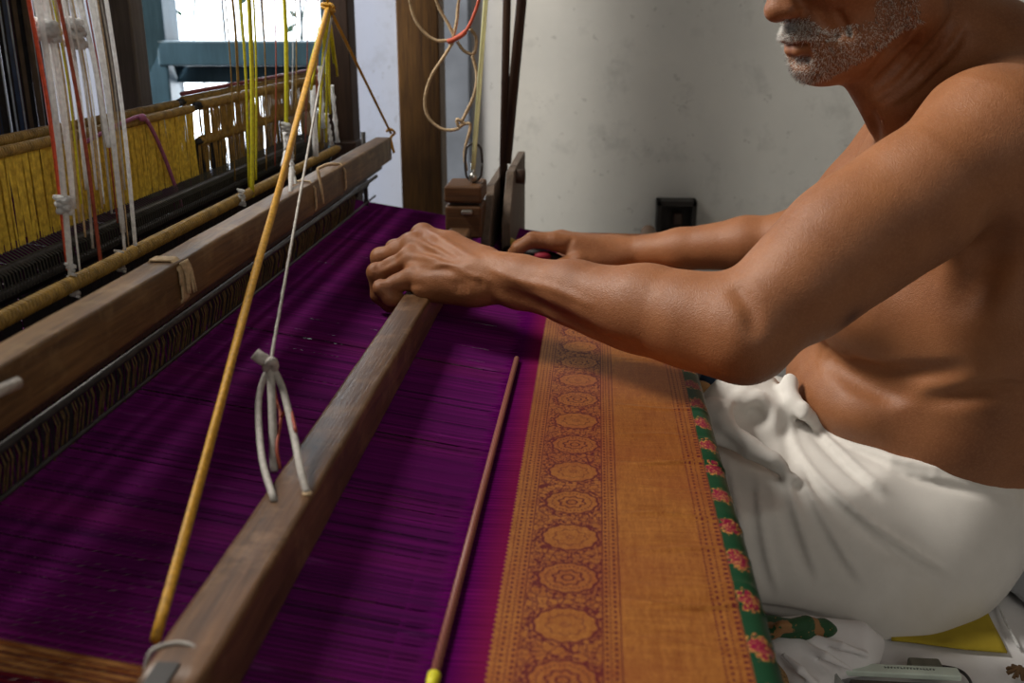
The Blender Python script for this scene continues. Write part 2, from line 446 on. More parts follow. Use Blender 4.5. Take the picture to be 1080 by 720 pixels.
# --- cloth and warp
saree = thing('saree_on_loom', 'purple silk saree being woven on the loom with gold zari border', 'textile', (0, .95, ZC))
creases = [(.689, .0028), (.602, .0024), (.558, .0014), (.50, .0026), (.46, .0010), (.80, .0012), (.92, .0012), (.645, .0008), (.52, .0006), (.74, .0007)]
def cloth_z(x, y):
    z = ZC
    for cy, a in creases:
        m = min(1, max(0, (x - .02) / .03)); yy = y - cy - .004 * math.sin(x * 60 + cy * 40)
        z += a * m * (math.exp(-(yy / .0022) ** 2) - .5 * math.exp(-((yy - .006) / .005) ** 2))
    z += .0007 * math.sin(y * 23 + x * 9) * min(1, max(0, (x - .0) / .05))
    return z
def cloth(u, v):
    y = v
    if u <= .092: return (u, y, cloth_z(u, y))
    R = .0135; a = (u - .092) / R
    if a < PI / 2 + .2: return (.092 + R * math.sin(a), y, cloth_z(.092, y) - R * (1 - math.cos(a)))
    a0_ = PI / 2 + .2; return (.092 + R * math.sin(a0_), y, ZC - R * (1 - math.cos(a0_)) - (a - a0_) * R)
mb = MB(); us = list(np.linspace(-.10, .09, 60)) + list(np.linspace(.092, .135, 22)); vs_ = np.linspace(YN, YF, 620)
vv = [cloth(u, v) for u in us for v in vs_]; n = len(vs_)
mb.add(vv, [(i * n + j, (i + 1) * n + j, (i + 1) * n + j + 1, i * n + j + 1) for i in range(len(us) - 1) for j in range(n - 1)])
mb.build('woven_cloth', MBRO, saree, smooth=True, solid=.0008, label='woven cloth with gold brocade band and green edge')
# warp: single silk ends, laid as fine ridged strips from the fell through the reed up to the healds
def warp(name, rows, seed, zf, x_pts, w, h):
    r = np.random.RandomState(seed); V = []; F = []
    for y in rows:
        dz = r.normal(0, .0003); ww = w * r.uniform(.85, 1.06); o = len(V)
        for x in x_pts:
            z = zf(x) + dz
            V += [(x, y - ww / 2, z), (x, y, z + h), (x, y + ww / 2, z)]
        k = len(x_pts)
        for i in range(k - 1):
            a = o + i * 3; F += [(a, a + 3, a + 4, a + 1), (a + 1, a + 4, a + 5, a + 2)]
        F.append((o, o + 1, o + 2))
    m = MB(); m.v = V; m.f = F
    return m.build(name, MWARP, saree, kind='stuff')
up = lambda x: ZC - .0022 + (-.066 - x) * .1 if x > -.09 else ZC + .0005 + (-.09 - x) * .160
dn = lambda x: ZC + .0005 if x > -.06 else ZC - (-.06 - x) * .16
warp('warp_threads', np.arange(YN, YF, .0041), 1, up, [-.066, -.076, -.10, -.20, -.362, -.42, -.9], .0031, .0015)
warp('warp_threads', np.arange(YN, YF, .0031), 2, dn, [-.172, -.362, -.9], .0030, .0006)
# stretcher stick
st = thing('temple_stick', 'thin copper patterned stretcher stick lying across the purple cloth', 'stick', (-.073, .83, ZC))
p0 = atz(545, 378, ZC + .003); p1 = atz(458, 712, ZC + .003)
t = NT('copper_stick'); x, y, z = t.xyz(); k = (y * 2300.0).sin().gt(.1) * ((x + y * .26) * 3000.0).sin().gt(-.5)
t.set(color=t.mix(k, (.17, .035, .035), (.34, .13, .06)), rough=.5)
MB().tube([p0, p1], .0026, 10).build('stick', t.m, st, smooth=True)
d = (p1 - p0) / np.linalg.norm(p1 - p0)
MB().tube([p1, p1 + d * .012], [.0036, .003], 10).build('end_tip', m_lime, st, smooth=True, label='bright yellow tip')
# cloth beam (under the roll) and its supports
cb = thing('cloth_beam', 'round wooden cloth beam the finished cloth rolls over', 'beam', (.092, .95, .217))
MB().tube([(.091, YN - .06, ZC - .0150), (.091, YF + .08, ZC - .0150)], .0125, 28).build('roller', w_block, cb, smooth=True)
MB().box((.09, YF + .06, .08), (.06, .05, .2)).build('bearing', w_post, cb, bevel=.003)

# --- batten (sley)
bt = thing('batten', 'worn brown wooden batten bar of the loom gripped by the near hand', 'loom batten', (-.173, .9, .27))
def bev_bar(c, d, mat, name, parent, bev=.003, seg=30, wob=.0006, sd=0, label=None):
    r = np.random.RandomState(sd); m = MB(); hx, hy, hz = np.array(d) / 2; prof = []
    for sx, sz in ((-1, -1), (1, -1), (1, 1), (-1, 1)):
        for k in range(4):
            a = {(-1, -1): PI, (1, -1): 1.5 * PI, (1, 1): 0, (-1, 1): .5 * PI}[(sx, sz)] + k * PI / 6
            prof.append((sx * (hx - bev) + bev * math.cos(a), sz * (hz - bev) + bev * math.sin(a)))
    n = len(prof); V = []
    for i in range(seg + 1):
        y = c[1] - hy + 2 * hy * i / seg; wx, wz = r.normal(0, wob, 2)
        for px_, pz_ in prof:
            V.append((c[0] + px_ * (1 + wx * 10) + r.normal(0, wob * .2), y, c[2] + pz_ * (1 + wz * 10) + r.normal(0, wob * .2)))
    F = [(i * n + k, i * n + (k + 1) % n, (i + 1) * n + (k + 1) % n, (i + 1) * n + k) for i in range(seg) for k in range(n)]
    F += [tuple(range(n))[::-1], tuple(seg * n + k for k in range(n))]
    m.v, m.f = V, F
    return m.build(name, mat, parent, smooth=True, label=label)
bev_bar((-.1725, .805, .2885), (.029, .95, .034), w_batten, 'cap_rail', bt, .0035, 40, .0005, 4)
bev_bar((-.172, .82, .172), (.034, 1.32, .05), w_batten, 'race_board', bt, .004)
rd = MB()
for y in np.arange(YN, YF, .0024):
    rd.box((-.172, y, .235), (.003, .0005, .078))
rd.build('reed', m_dark, bt, kind='stuff', label='fine dark metal reed')
# far end: blocks, shuttle race sides, sword rods
q0 = aty(468, 193, 1.31); q1 = aty(509, 215, 1.31); q2 = aty(510, 238, 1.31)
def pxbox(name, a, b, y0, y1, mat, parent, bev=.003, **k):
    A = aty(*a, y0); B = aty(*b, y0)
    return MB().box(((A[0] + B[0]) / 2, (y0 + y1) / 2, (A[2] + B[2]) / 2), (abs(B[0] - A[0]), y1 - y0, abs(A[2] - B[2]))).build(name, mat, parent, bevel=bev, **k)
pxbox('end_block', (468, 196), (508, 215), 1.30, 1.37, w_block, bt, .004)
pxbox('end_block', (469, 217), (508, 252), 1.30, 1.36, w_block, bt, .004)
pxbox('bolt_head', (486, 222), (498, 227), 1.292, 1.302, m_steel, bt, .002)
for xx, z0_, z1_, ya, yb in ((-.143, .20, .335, 1.31, 1.60), (-.118, .20, .35, 1.34, 1.64)):
    m = MB(); vs = [(xx - .006, ya, z0_), (xx - .006, ya, z1_ - .05), (xx - .006, ya + .08, z1_ + .01), (xx - .006, yb, z1_ + .01), (xx - .006, yb, z0_)]
    vs += [(v[0] + .012, v[1], v[2]) for v in vs]
    m.add(vs, [(0, 1, 2, 3, 4), (9, 8, 7, 6, 5)] + [(i, i + 5, (i + 1) % 5 + 5, (i + 1) % 5) for i in range(5)])
    m.build('shuttle_box_side', w_pale, bt, bevel=.002)
A = aty(538, 186, 1.45); MB().tube([A, A + np.array((.022, 0, 0))], [.009, .011], 10).build('peg', w_rod, bt, smooth=True)
for (xa, ya_), (xb, yb_), rr_ in (((543, -400), (529, 268), .006), ((588, -400), (534, 172), .0075)):
    MB().tube([aty(xa, ya_, 1.47), aty(xb, yb_, 1.47)], rr_, 10).build('sword_rod', w_rod, bt, smooth=True)
# cord loops tied on the batten: grey double loop with knot
lp = thing('grey_loop_cord', 'grey cord looped and knotted above the middle of the batten bar', 'cord', aty(285, 380, .62))
K = aty(285, 383, .60)
def wp(L, y): return [aty(a, b, y) for a, b in L]
B1 = atz(289, 528, .306); B2 = atz(324, 520, .306); B3 = atz(289, 497, .300)
MB().tube(spline([K, aty(273, 420, .59), aty(276, 480, .54), B1], 8), .0021, 8).build('strand', m_grey, lp, smooth=True)
MB().tube(spline([K, aty(298, 410, .59), aty(309, 455, .56), aty(317, 495, .525), B2], 8), .0024, 8).build('strand', m_grey, lp, smooth=True)
MB().tube(spline([K, aty(287, 430, .58), B3], 8), .0026, 8).build('strand', m_grey, lp, smooth=True)
MB().tube(spline([aty(269, 373, .595), aty(276, 378, .595), K, aty(287, 390, .595)], 6), [.0042] * 10 + [.0036] * 9, 8).build('strand', m_grey, lp, smooth=True, label='thick cord end')
MB().tube(spline([aty(280, 388, .595), aty(286, 380, .59), aty(290, 386, .595), aty(284, 394, .60), aty(280, 386, .60)], 6), .0027, 8).build('knot', m_grey, lp, smooth=True)
MB().tube(spline([aty(287, 395, .605), aty(291, 420, .60), aty(296, 440, .585), aty(292, 470, .56), B3 + np.array((.004, 0, .002))], 6), .0011, 6).build('strand', m_redbr, lp, smooth=True, label='red thread')
MB().tube(spline([aty(296, 440, .585), aty(305, 430, .58), aty(312, 455, .555)], 6), .0011, 6).build('strand', m_redbr, lp, smooth=True, label='red thread')
# screw dot and near end string + slot
MB().ellipsoid(B2, (.003, .003, .0015)).build('nail_head', m_beige, bt, smooth=True)
s0 = atz(160, 684, .3062); s1 = atz(204, 680, .3062)
MB().tube(spline([s0 + np.array((-.003, -.003, -.010)), s0 + np.array((0, 0, -.001)), (s0 + s1) / 2 + np.array((0, .003, .0)), s1 + np.array((0, 0, -.001)), s1 + np.array((.002, -.003, -.006))], 6), .0011, 6).build('string_binding', m_grey, bt, smooth=True, label='grey string tied round the near end')
c_ = atz(170, 712, .3058)
MB().box((c_[0], c_[1], .3045), (.010, .016, .0045)).build('slot', m_blackpl, bt, label='dark slot in the near end')

# --- heald harness: front bar
hb = thing('heald_bar', 'long brown wooden heald bar at the left with cord bindings', 'loom bar', (-.314, .95, .38))
bev_bar((-.314, .915, .3815), (.024, 1.14, .034), w_bar, 'bar', hb, .0025, 44, .0005, 9)
MB().box((-.3325, .935, .347), (.010, 1.2, .006)).build('rail', w_rod, hb, bevel=.001)
MB().tube([(-.340, .35, .331), (-.340, 1.545, .331)], .003, 8).build('rail', m_dark, hb, smooth=True, label='thin dark rail')
MB().tube([(-.343, .35, .300), (-.343, 1.545, .300)], .0016, 6).build('rail', m_dark, hb, smooth=True, label='thin dark rail')
fr = MB(); r_ = np.random.RandomState(5)
for y in np.arange(.36, 1.42, .0052):
    x = -.343 + r_.normal(0, .001); fr.tube([(x - .004, y, .333), (x, y + r_.normal(0, .0008), .318), (x - .005, y, .296), (x - .012, y, .26)], .0006, 3, cap=False)
fr.build('heald_eyes', plain('dull_gold_loops', (.13, .085, .03), .5, var=.5, scale=200), hb, kind='stuff', label='short gold and black heald loops under the bar')
fr = MB()
for y in np.arange(.36, 1.42, .0027):
    x = -.350 + r_.normal(0, .001); fr.tube([(x, y, .343), (x, y + r_.normal(0, .001), .22)], .0007, 3, cap=False)
fr.build('heald_eyes', m_black, hb, kind='stuff')
A = aty(408, 180, 1.50); Bq = aty(404, 240, 1.50)
MB().tube([(-.345, 1.49, .405), (-.345, 1.49, .24)], .0035, 8).build('end_strut', m_dark, hb, smooth=True)
MB().tube([(-.36, 1.20, .335), (-.345, 1.50, .325)], .004, 6).build('end_strut', m_dark, hb, smooth=True)
def wrap(y, turns, mat, tail=True, w=.0011, lab=None):
    pts = []
    for i in range(turns * 12 + 1):
        a = 2 * PI * i / 12; sx, sz = .0135, .0185
        ca, sa = math.cos(a), math.sin(a); k = 1 / max(abs(ca), abs(sa))
        pts.append((-.314 + sx * ca * k, y + .0016 * i / 12, .3815 + sz * sa * k))
    m = MB().tube(pts, w, 5)
    if tail:
        for j in range(7):
            yy = y + .002 * j + .002; L = .022 + .006 * random.random()
            m.tube(spline([(-.300, yy, .398), (-.298, yy + .002, .39), (-.298 + .003 * random.random(), yy + .004 * random.random(), .398 - L)], 4), .0009, 5)
    return m.build('cord_binding', mat, hb, smooth=True, label=lab)
yb = atx(185, 265, -.302)[1]
wrap(yb, 7, m_beige, True, lab='beige cord wound round the bar')
wrap(atx(330, 190, -.302)[1], 2, m_beige, False); wrap(atx(362, 172, -.302)[1], 2, m_beige, False)
A = atx(335, 178, -.30); m = MB()
m.tube(spline([A, A + np.array((.002, .03, .0)), A + np.array((.01, .05, -.002))], 5), .0018, 6); m.tube(spline([A, A + np.array((.004, -.004, -.02)), A + np.array((.004, .0, -.038))], 5), .0016, 6)
m.build('cord_tail', m_beige, hb, smooth=True)
g0 = atx(2, 408, -.300); MB().tube([g0 + np.array((0, -.02, .001)), g0 + np.array((.001, .012, -.002))], .0035, 8).build('cord_tail', m_grey, hb, smooth=True)

# --- gold heald windings and yellow healds behind the bar
def winding(x, z, y0, y1, r, pitch, parent, name='yarn_winding', mat=None, core=True):
    pts = []; n_ = int((y1 - y0) / pitch * 7)
    for i in range(n_):
        a = 2 * PI * i / 7; pts.append((x + r * math.cos(a), y0 + pitch * i / 7, z + r * math.sin(a)))
    rod = MB().tube([(x, y0 - .01, z), (x, y1 + .01, z)], r * .86, 10).build('rod', m_black, parent, smooth=True)
    MB().tube(pts, pitch * .36, 5).build(name, mat or m_goldrope, rod, smooth=True)
hs = thing('front_heald_shaft', 'gold yarn wound heald rods just behind the long wooden bar', 'heald shaft', (-.37, .9, .36))
winding(-.352, .377, .40, 1.46, .0042, .0042, hs); winding(-.378, .384, .40, 1.46, .0048, .0042, hs)
def curtain(name, x, y0, y1, z0, z1, step, r, mat, parent, jx=.0015, jy=.0008, seed=0, label=None, merge=0.):
    q = np.random.RandomState(seed); m = MB(); y = y0
    while y < y1:
        x_ = x + q.normal(0, jx); dy = q.normal(0, jy)
        m.tube([(x_, y, z1), (x_ + q.normal(0, .0008), y + dy * .6, (z0 + z1) / 2), (x_, y + dy, z0)], r * q.uniform(.7, 1.2), 3, cap=False)
        y += step * q.uniform(.6, 1.4)
    return m.build(name, mat, parent, kind='stuff', label=label)
curtain('heald_threads', -.392, .38, 1.46, .27, .385, .0024, .0008, m_black, hs, seed=2)
curtain('heald_threads', -.44, .38, 1.50, .24, .385, .0016, .001, m_black, hs, seed=3)
MB().tube([(-.43, .38, .392), (-.43, 1.52, .392)], .0045, 8).build('rod', m_dark, hs, smooth=True)
MB().tube([(-.425, .38, .378), (-.425, 1.52, .378)], .0035, 8).build('rod', m_dark, hs, smooth=True)
MB().tube([(-.445, .38, .365), (-.445, 1.52, .372)], .003, 8).build('rod', m_dark, hs, smooth=True)
q = np.random.RandomState(8); m = MB()
for y in np.arange(.40, 1.5, .0046):
    m.tube([(-.438, y, .402), (-.422, y + .001, .391), (-.421, y + .002, .376), (-.436, y, .366)], .0007, 3, cap=False)
m.build('heald_threads', plain('grey_wire', (.05, .05, .042), .4), hs, kind='stuff')

yh = thing('yellow_heald_shaft', 'dense golden yellow heald threads hanging from twin rods at the left', 'heald shaft', (-.455, .8, .44))
ye = atx(200, 113, -.45)[1]
winding(-.447, .472, .45, ye, .0036, .0036, yh); winding(-.464, .477, .45, ye, .0036, .0036, yh)
curtain('heald_threads', -.4475, .45, ye, .398, .472, .0016, .0009, m_gold, yh, .0008, seed=4)
curtain('heald_threads', -.464, .45, ye, .398, .476, .0019, .0009, m_gold, yh, .0008, seed=5)
y2 = thing('far_heald_shaft', 'shorter golden heald threads under the window beyond the first shaft', 'heald shaft', (-.455, 1.4, .45))
ye2 = atx(345, 85, -.45)[1]
winding(-.447, .474, ye + .02, ye2, .005, .0045, y2); winding(-.466, .478, ye + .02, ye2, .0045, .0045, y2)
curtain('heald_threads', -.447, ye + .02, ye2, .437, .474, .0024, .0012, m_goldrope, y2, .001, seed=6)
winding(-.450, .434, ye + .02, ye2, .004, .006, y2)
curtain('heald_threads', -.452, ye + .02, ye2, .36, .434, .0040, .0010, m_goldrope, y2, .002, .003, seed=16)
MB().tube([(-.466, ye + .02, .4865), (-.466, ye2, .486)], .0025, 8).build('rod', plain('maroon_rod', (.22, .05, .06), .6), y2, smooth=True)
curtain('heald_threads', -.475, ye + .02, 1.80, .31, .425, .0026, .0013, m_black, y2, .012, .003, seed=7)

# purple/mauve cord tied over the yellow healds
mc = thing('mauve_cord', 'mauve cord tied over the yellow heald rods with a loose tail', 'cord', atx(150, 126, -.44))
L = [(90, 150), (112, 138), (135, 127), (150, 123), (160, 136), (172, 162), (184, 194), (193, 221)]
MB().tube(spline([atx(a, b, -.438 if i > 3 else -.441) for i, (a, b) in enumerate(L)], 5), .0020, 7).build('cord', m_pink, mc, smooth=True)
MB().ellipsoid(atx(150, 124, -.437), (.004, .005, .004)).build('knot', m_pink, mc, smooth=True)

# vertical harness cords: (x at frame top, x at bottom, y bottom, plane x, radius, material)
hc = thing('harness_cords', 'vertical white, red and yellow cords hanging down to the healds', 'cords', (-.4, .9, .4))
cords = [(28, 72, 285, -.385, .0019, m_orange), (38, 77, 312, -.38, .0028, m_white), (44, 78, 220, -.382, .0024, m_white), (50, 84, 235, -.383, .0013, m_beige),
 (56, 90, 250, -.385, .0011, m_beige), (60, 108, 290, -.383, .0019, m_redbr), (62, 92, 200, -.39, .0024, m_white), (68, 98, 262, -.39, .0014, m_grey),
 (74, 108, 220, -.385, .0010, m_beige), (80, 115, 155, -.38, .0026, m_white), (84, 118, 225, -.385, .0013, m_grey), (94, 130, 245, -.378, .0028, m_white),
 (98, 132, 268, -.378, .0017, m_white), (110, 144, 272, -.378, .0022, m_white), (104, 132, 200, -.38, .0010, m_grey),
 (41, 86, 300, -.387, .0010, m_white), (47, 79, 210, -.384, .0013, m_white), (53, 86, 215, -.381, .0009, m_lime), (65, 97, 215, -.384, .0012, m_white), (71, 102, 200, -.381, .0014, m_white), (77, 110, 215, -.39, .0009, m_white), (89, 124, 235, -.39, .0009, m_redbr), (33, 66, 215, -.39, .0010, m_white), (101, 136, 262, -.39, .0008, m_beige),
 (252, 263, 200, -.385, .0019, m_lime), (261, 266, 208, -.375, .0032, m_lime), (266, 270, 190, -.39, .0016, m_lime), (298, 302, 138, -.385, .0034, m_lime),
 (275, 281, 180, -.40, .0011, m_goldrope), (288, 290, 175, -.40, .0011, m_redbr), (310, 311, 170, -.40, .0012, m_goldrope), (236, 248, 190, -.42, .0010, m_goldrope),
 (243, 252, 110, -.43, .0022, m_goldrope), (322, 322, 150, -.395, .0010, m_redbr), (334, 332, 150, -.40, .0012, m_redbr), (306, 308, 110, -.41, .0009, m_white)]
for a, b_, yb_, px_, r, mt in cords:
    s = (b_ - a) / yb_
    T = atx(a - s * 60, -60, px_); Bt = atx(b_, yb_, px_); md = (T + Bt) / 2 + np.array((.002, .003, 0))
    MB().tube([T + np.array((0, 0, .693 - T[2]))] + spline([T, md, Bt], 10), r * .78, 8).build('cord', mt, hc, smooth=True)
# dark crossing cord piece and big white knots
def blob(pp, xs, r, mat, name='knot', sd=0):
    q = np.random.RandomState(sd); c = atx(*pp, xs); pts = []
    for i in range(26):
        a = i * 1.9; pts.append(c + np.array((r[0] * math.cos(a), r[1] * math.sin(a * 1.3), r[2] * (i / 13 - 1) + r[0] * .3 * math.sin(a * 2))))
    return MB().tube(spline(pts, 3), r[0] * .42, 6).build(name, mat, hc, smooth=True)
blob((68, 216), -.379, (.0045, .0055, .006), m_white, sd=1)
blob((77, 295), -.379, (.003, .003, .013), m_white, sd=2)
blob((302, 135), -.384, (.0045, .006, .006), m_white, sd=3)
blob((127, 275), -.379, (.003, .003, .009), m_grey, sd=4)
blob((255, 208), -.372, (.003, .004, .009), m_white, sd=5)
blob((50, 32), -.381, (.006, .008, .006), m_white, sd=6)
blob((78, 34), -.385, (.006, .009, .010), m_white, sd=7)
for (a, b_) in (((303, 140), (306, 205)), ((304, 140), (312, 222)), ((300, 140), (298, 175)), ((308, 140), (304, 235))):
    MB().tube(spline([atx(*a, -.33), atx((a[0] + b_[0]) / 2 + 2, (a[1] + b_[1]) / 2, -.325), atx(*b_, -.31)], 6), .0022, 6, twist=500, lobes=2).build('cord', m_white, hc, smooth=True)
blob((304, 222), -.312, (.003, .003, .010), m_white, sd=9)
# yellow bundle under the rope junction and far cords
J = atx(346, 8, -.325)
for i in range(9):
    xx = 324 + i * 4; yy = (78, 95, 60, 150, 88, 150, 120, 66, 80)[i]; 
    MB().tube(spline([J + np.array((0, 0, -.004)), atx(340 + i, 22, -.33), atx(xx, yy, -.345)], 5), .0016, 5).build('cord', m_lime, hc, smooth=True)
for a, b_ in (((337, 70), (341, 135)), ((350, 90), (356, 150)), ((330, 90), (333, 165)), ((344, 120), (350, 152))):
    MB().tube(spline([atx(*a, -.345), atx(*b_, -.345)], 5), .0035, 7, twist=300, lobes=2).build('cord', m_white, hc, smooth=True)
# dark hanging jacquard threads, far left
jq = thing('jacquard_threads', 'dark blue and black threads hanging at the far left edge', 'threads', (-.8, 1.2, .5))
for k, (mt, st_, sd) in enumerate(((m_black, .0035, 31), (plain('blue_yarn', (.03, .06, .14), .4), .03, 32), (plain('plum_yarn', (.07, .012, .04), .5), .05, 33), (plain('brown_yarn', (.10, .07, .05), .6), .02, 34), (plain('pale_blue_yarn', (.45, .55, .70), .6), .028, 35))):
    curtain('hanging_threads', -.74 + .004 * k, .80, 1.32, .30, .95, st_, (.0028, .0028, .0028, .0028, .0014)[k], mt, jq, .012, .002, seed=sd)

# unseen boards added above the healds to shade the warp
sbd = thing('shade_board', 'unseen dark board added above the heald cords to shade the warp', 'board', (-.76, .95, .69))
MB().box((-.76, .93, .70), (.42, 1.35, .02)).build('board', w_post, sbd, bevel=.002)
MB().box((-.96, .93, .66), (.03, 1.35, .12)).build('board', w_post, sbd, bevel=.002)

# --- yellow rope: bar end - junction - batten side, and the white string
rp = thing('yellow_rope', 'thick ochre yellow rope running down to the batten end', 'rope', J)
R1 = atz(164, 676, .287); R0 = aty(412, 140, 1.49)
def rope(a, b_, r0, r1, mat, name, parent, n_=50, sag=0.):
    pts = [a + (b_ - a) * i / n_ + np.array((0, 0, -sag * 4 * (i / n_) * (1 - i / n_))) for i in range(n_ + 1)]
    return MB().tube(pts, list(np.linspace(r0, r1, n_ + 1)), 9, twist=350, lobes=3).build(name, mat, parent, smooth=True)
rope(J + np.array((.0, 0, .6)), J, .0026, .0026, m_yellow, 'rope', rp); rope(J, R1, .0032, .0026, m_yellow, 'rope', rp); rope(J + np.array((0, .004, 0)), R0, .0022, .002, m_yellow, 'rope', rp)
MB().tube(spline([R0 + np.array((-.006, 0, .002)), R0 + np.array((0, -.004, .006)), R0 + np.array((.006, 0, 0)), R0 + np.array((0, 0, -.008)), R0 + np.array((.004, 0, -.03))], 5), .002, 6).build('knot', m_yellow, rp, smooth=True)
mk = MB().tube(spline([J + np.array((.007 * math.cos(i * 1.3), .007 * math.sin(i * 1.3), .004 * math.sin(i))) for i in range(10)], 4), .0024, 6).build('knot', m_yellow, rp, smooth=True)
ws = thing('white_string', 'thin white string from the rope knot down to the grey loop', 'string', J)
rope(J + np.array((.004, 0, -.01)), K, .0013, .0011, m_grey, 'string', ws)

# --- cords above the far batten end, ring and pull cord
fc = thing('beige_rope_loops', 'beige rope loops hanging in front of the brown post', 'rope', aty(478, 38, 1.40))
for L in ([(430, -50), (432, 0), (441, 26), (458, 42), (478, 42)], [(452, -50), (460, 0), (472, 24), (480, 40)], [(494, -50), (484, 0), (482, 20), (478, 40)],
          [(478, 44), (468, 60), (454, 82), (448, 106), (452, 124), (466, 136), (482, 136), (490, 128)], [(482, 44), (490, 54), (500, 56), (502, 40), (496, 30)],
          [(498, 58), (503, 80), (500, 100), (492, 118), (486, 130)], [(488, 128), (482, 126), (484, 133), (492, 130), (496, 134), (490, 160), (492, 180)]):
    MB().tube(spline(wp(L, 1.38), 7), .0023, 7, twist=400, lobes=3).build('rope', m_beige, fc, smooth=True)
MB().tube(spline(wp([(472, 44), (480, 41), (490, 34), (498, 20), (506, -5), (512, -50)], 1.375), 6), [.0034] * 13 + [.0022] * 18, 7).build('rope', m_redbr if 0 else plain('red_tape', (.55, .10, .05), .6), fc, smooth=True, label='red cord through the loops')
pc = thing('pull_cord', 'pale yellow cord with an oval steel link above the batten end', 'cord', aty(499, 155, 1.33))
m_pale = plain('pale_cord', (.90, .90, .60), .5, var=.08); translucent(m_pale, .4)
MB().tube(wp([(542, -400), (499, 178)], 1.33), .0032, 8).build('cord', m_pale, pc, smooth=True)
pts = []
for i in range(25):
    a = 2 * PI * i / 24; px_ = 499.5 + 9 * math.cos(a); py_ = 171 + 12 * math.sin(a) + (8 if math.sin(a) > 0 else -8) * min(1, abs(math.sin(a)) * 2)
    pts.append(aty(px_, py_, 1.335 + .004 * math.cos(a)))
MB().tube(pts, .0017, 8).build('link', m_dark, pc, smooth=True, label='dark steel oval link')
MB().tube(wp([(499, 172), (499, 192)], 1.333), .0035, 8).build('bolt', m_steel, pc, smooth=True)
MB().ellipsoid(aty(499, 187, 1.325), (.006, .005, .007)).build('nut', m_steel, pc, smooth=True)
# ------------------------------------------------------------------ signed-distance sculpting (continuous bodies and cloth)
def _seg(P, a, b, r1, r2, fl=None):
    ab = b - a; L = float(ab @ ab) + 1e-12
    d = P - a; t = np.clip((d @ ab) / L, 0, 1)
    q = d - t[..., None] * ab
    r = r1 + (r2 - r1) * t
    if fl is None: return np.sqrt((q * q).sum(-1)) - r
    n, s = fl; qn = q @ n; q2 = (q * q).sum(-1) - qn * qn
    return (np.sqrt(np.maximum(q2, 0) + (qn / s) ** 2) - r) * min(1.0, .5 + .5 * s)
def smin(a, b, k):
    h = np.maximum(k - np.abs(a - b), 0) / k
    return np.minimum(a, b) - h * h * k * .25
class Chain:
    def __init__(s, pts, r, flat=None, k=None):
        s.p = [np.array(p, np.float32) for p in pts]; s.r = list(r) if not np.isscalar(r) else [r] * len(pts)
        s.fl = None
        if flat is not None:
            n = np.array(flat[0], float); n /= np.linalg.norm(n); s.fl = (n.astype(np.float32), flat[1])
        s.k = k if k is not None else .5 * min(s.r)
        A = np.array(s.p); s.c = (A.min(0) + A.max(0)) / 2; s.h = (A.max(0) - A.min(0)) / 2 + max(s.r) * (max(1, s.fl[1]) if s.fl else 1)
    def __call__(s, P):
        d = None
        for i in range(len(s.p) - 1):
            e = _seg(P, s.p[i], s.p[i + 1], s.r[i], s.r[i + 1], s.fl)
            d = e if d is None else smin(d, e, s.k)
        return d
class Ell:
    def __init__(s, c, r, R=None):
        s.c = np.array(c, np.float32); s.r = np.array(r, np.float32); s.R = None if R is None else np.array(R, np.float32)
        s.h = np.array([max(s.r)] * 3) if R is not None else s.r
    def __call__(s, P):
        q = P - s.c
        if s.R is not None: q = q @ s.R              # columns of R are the axes
        k0 = np.sqrt(((q / s.r) ** 2).sum(-1)); k1 = np.sqrt(((q / (s.r ** 2)) ** 2).sum(-1)) + 1e-9
        return k0 * (k0 - 1) / k1
class Half:
    def __init__(s, p, n): s.p = np.array(p, np.float32); n = np.array(n, float); s.n = (n / np.linalg.norm(n)).astype(np.float32); s.c = None
    def __call__(s, P): return (P - s.p) @ s.n
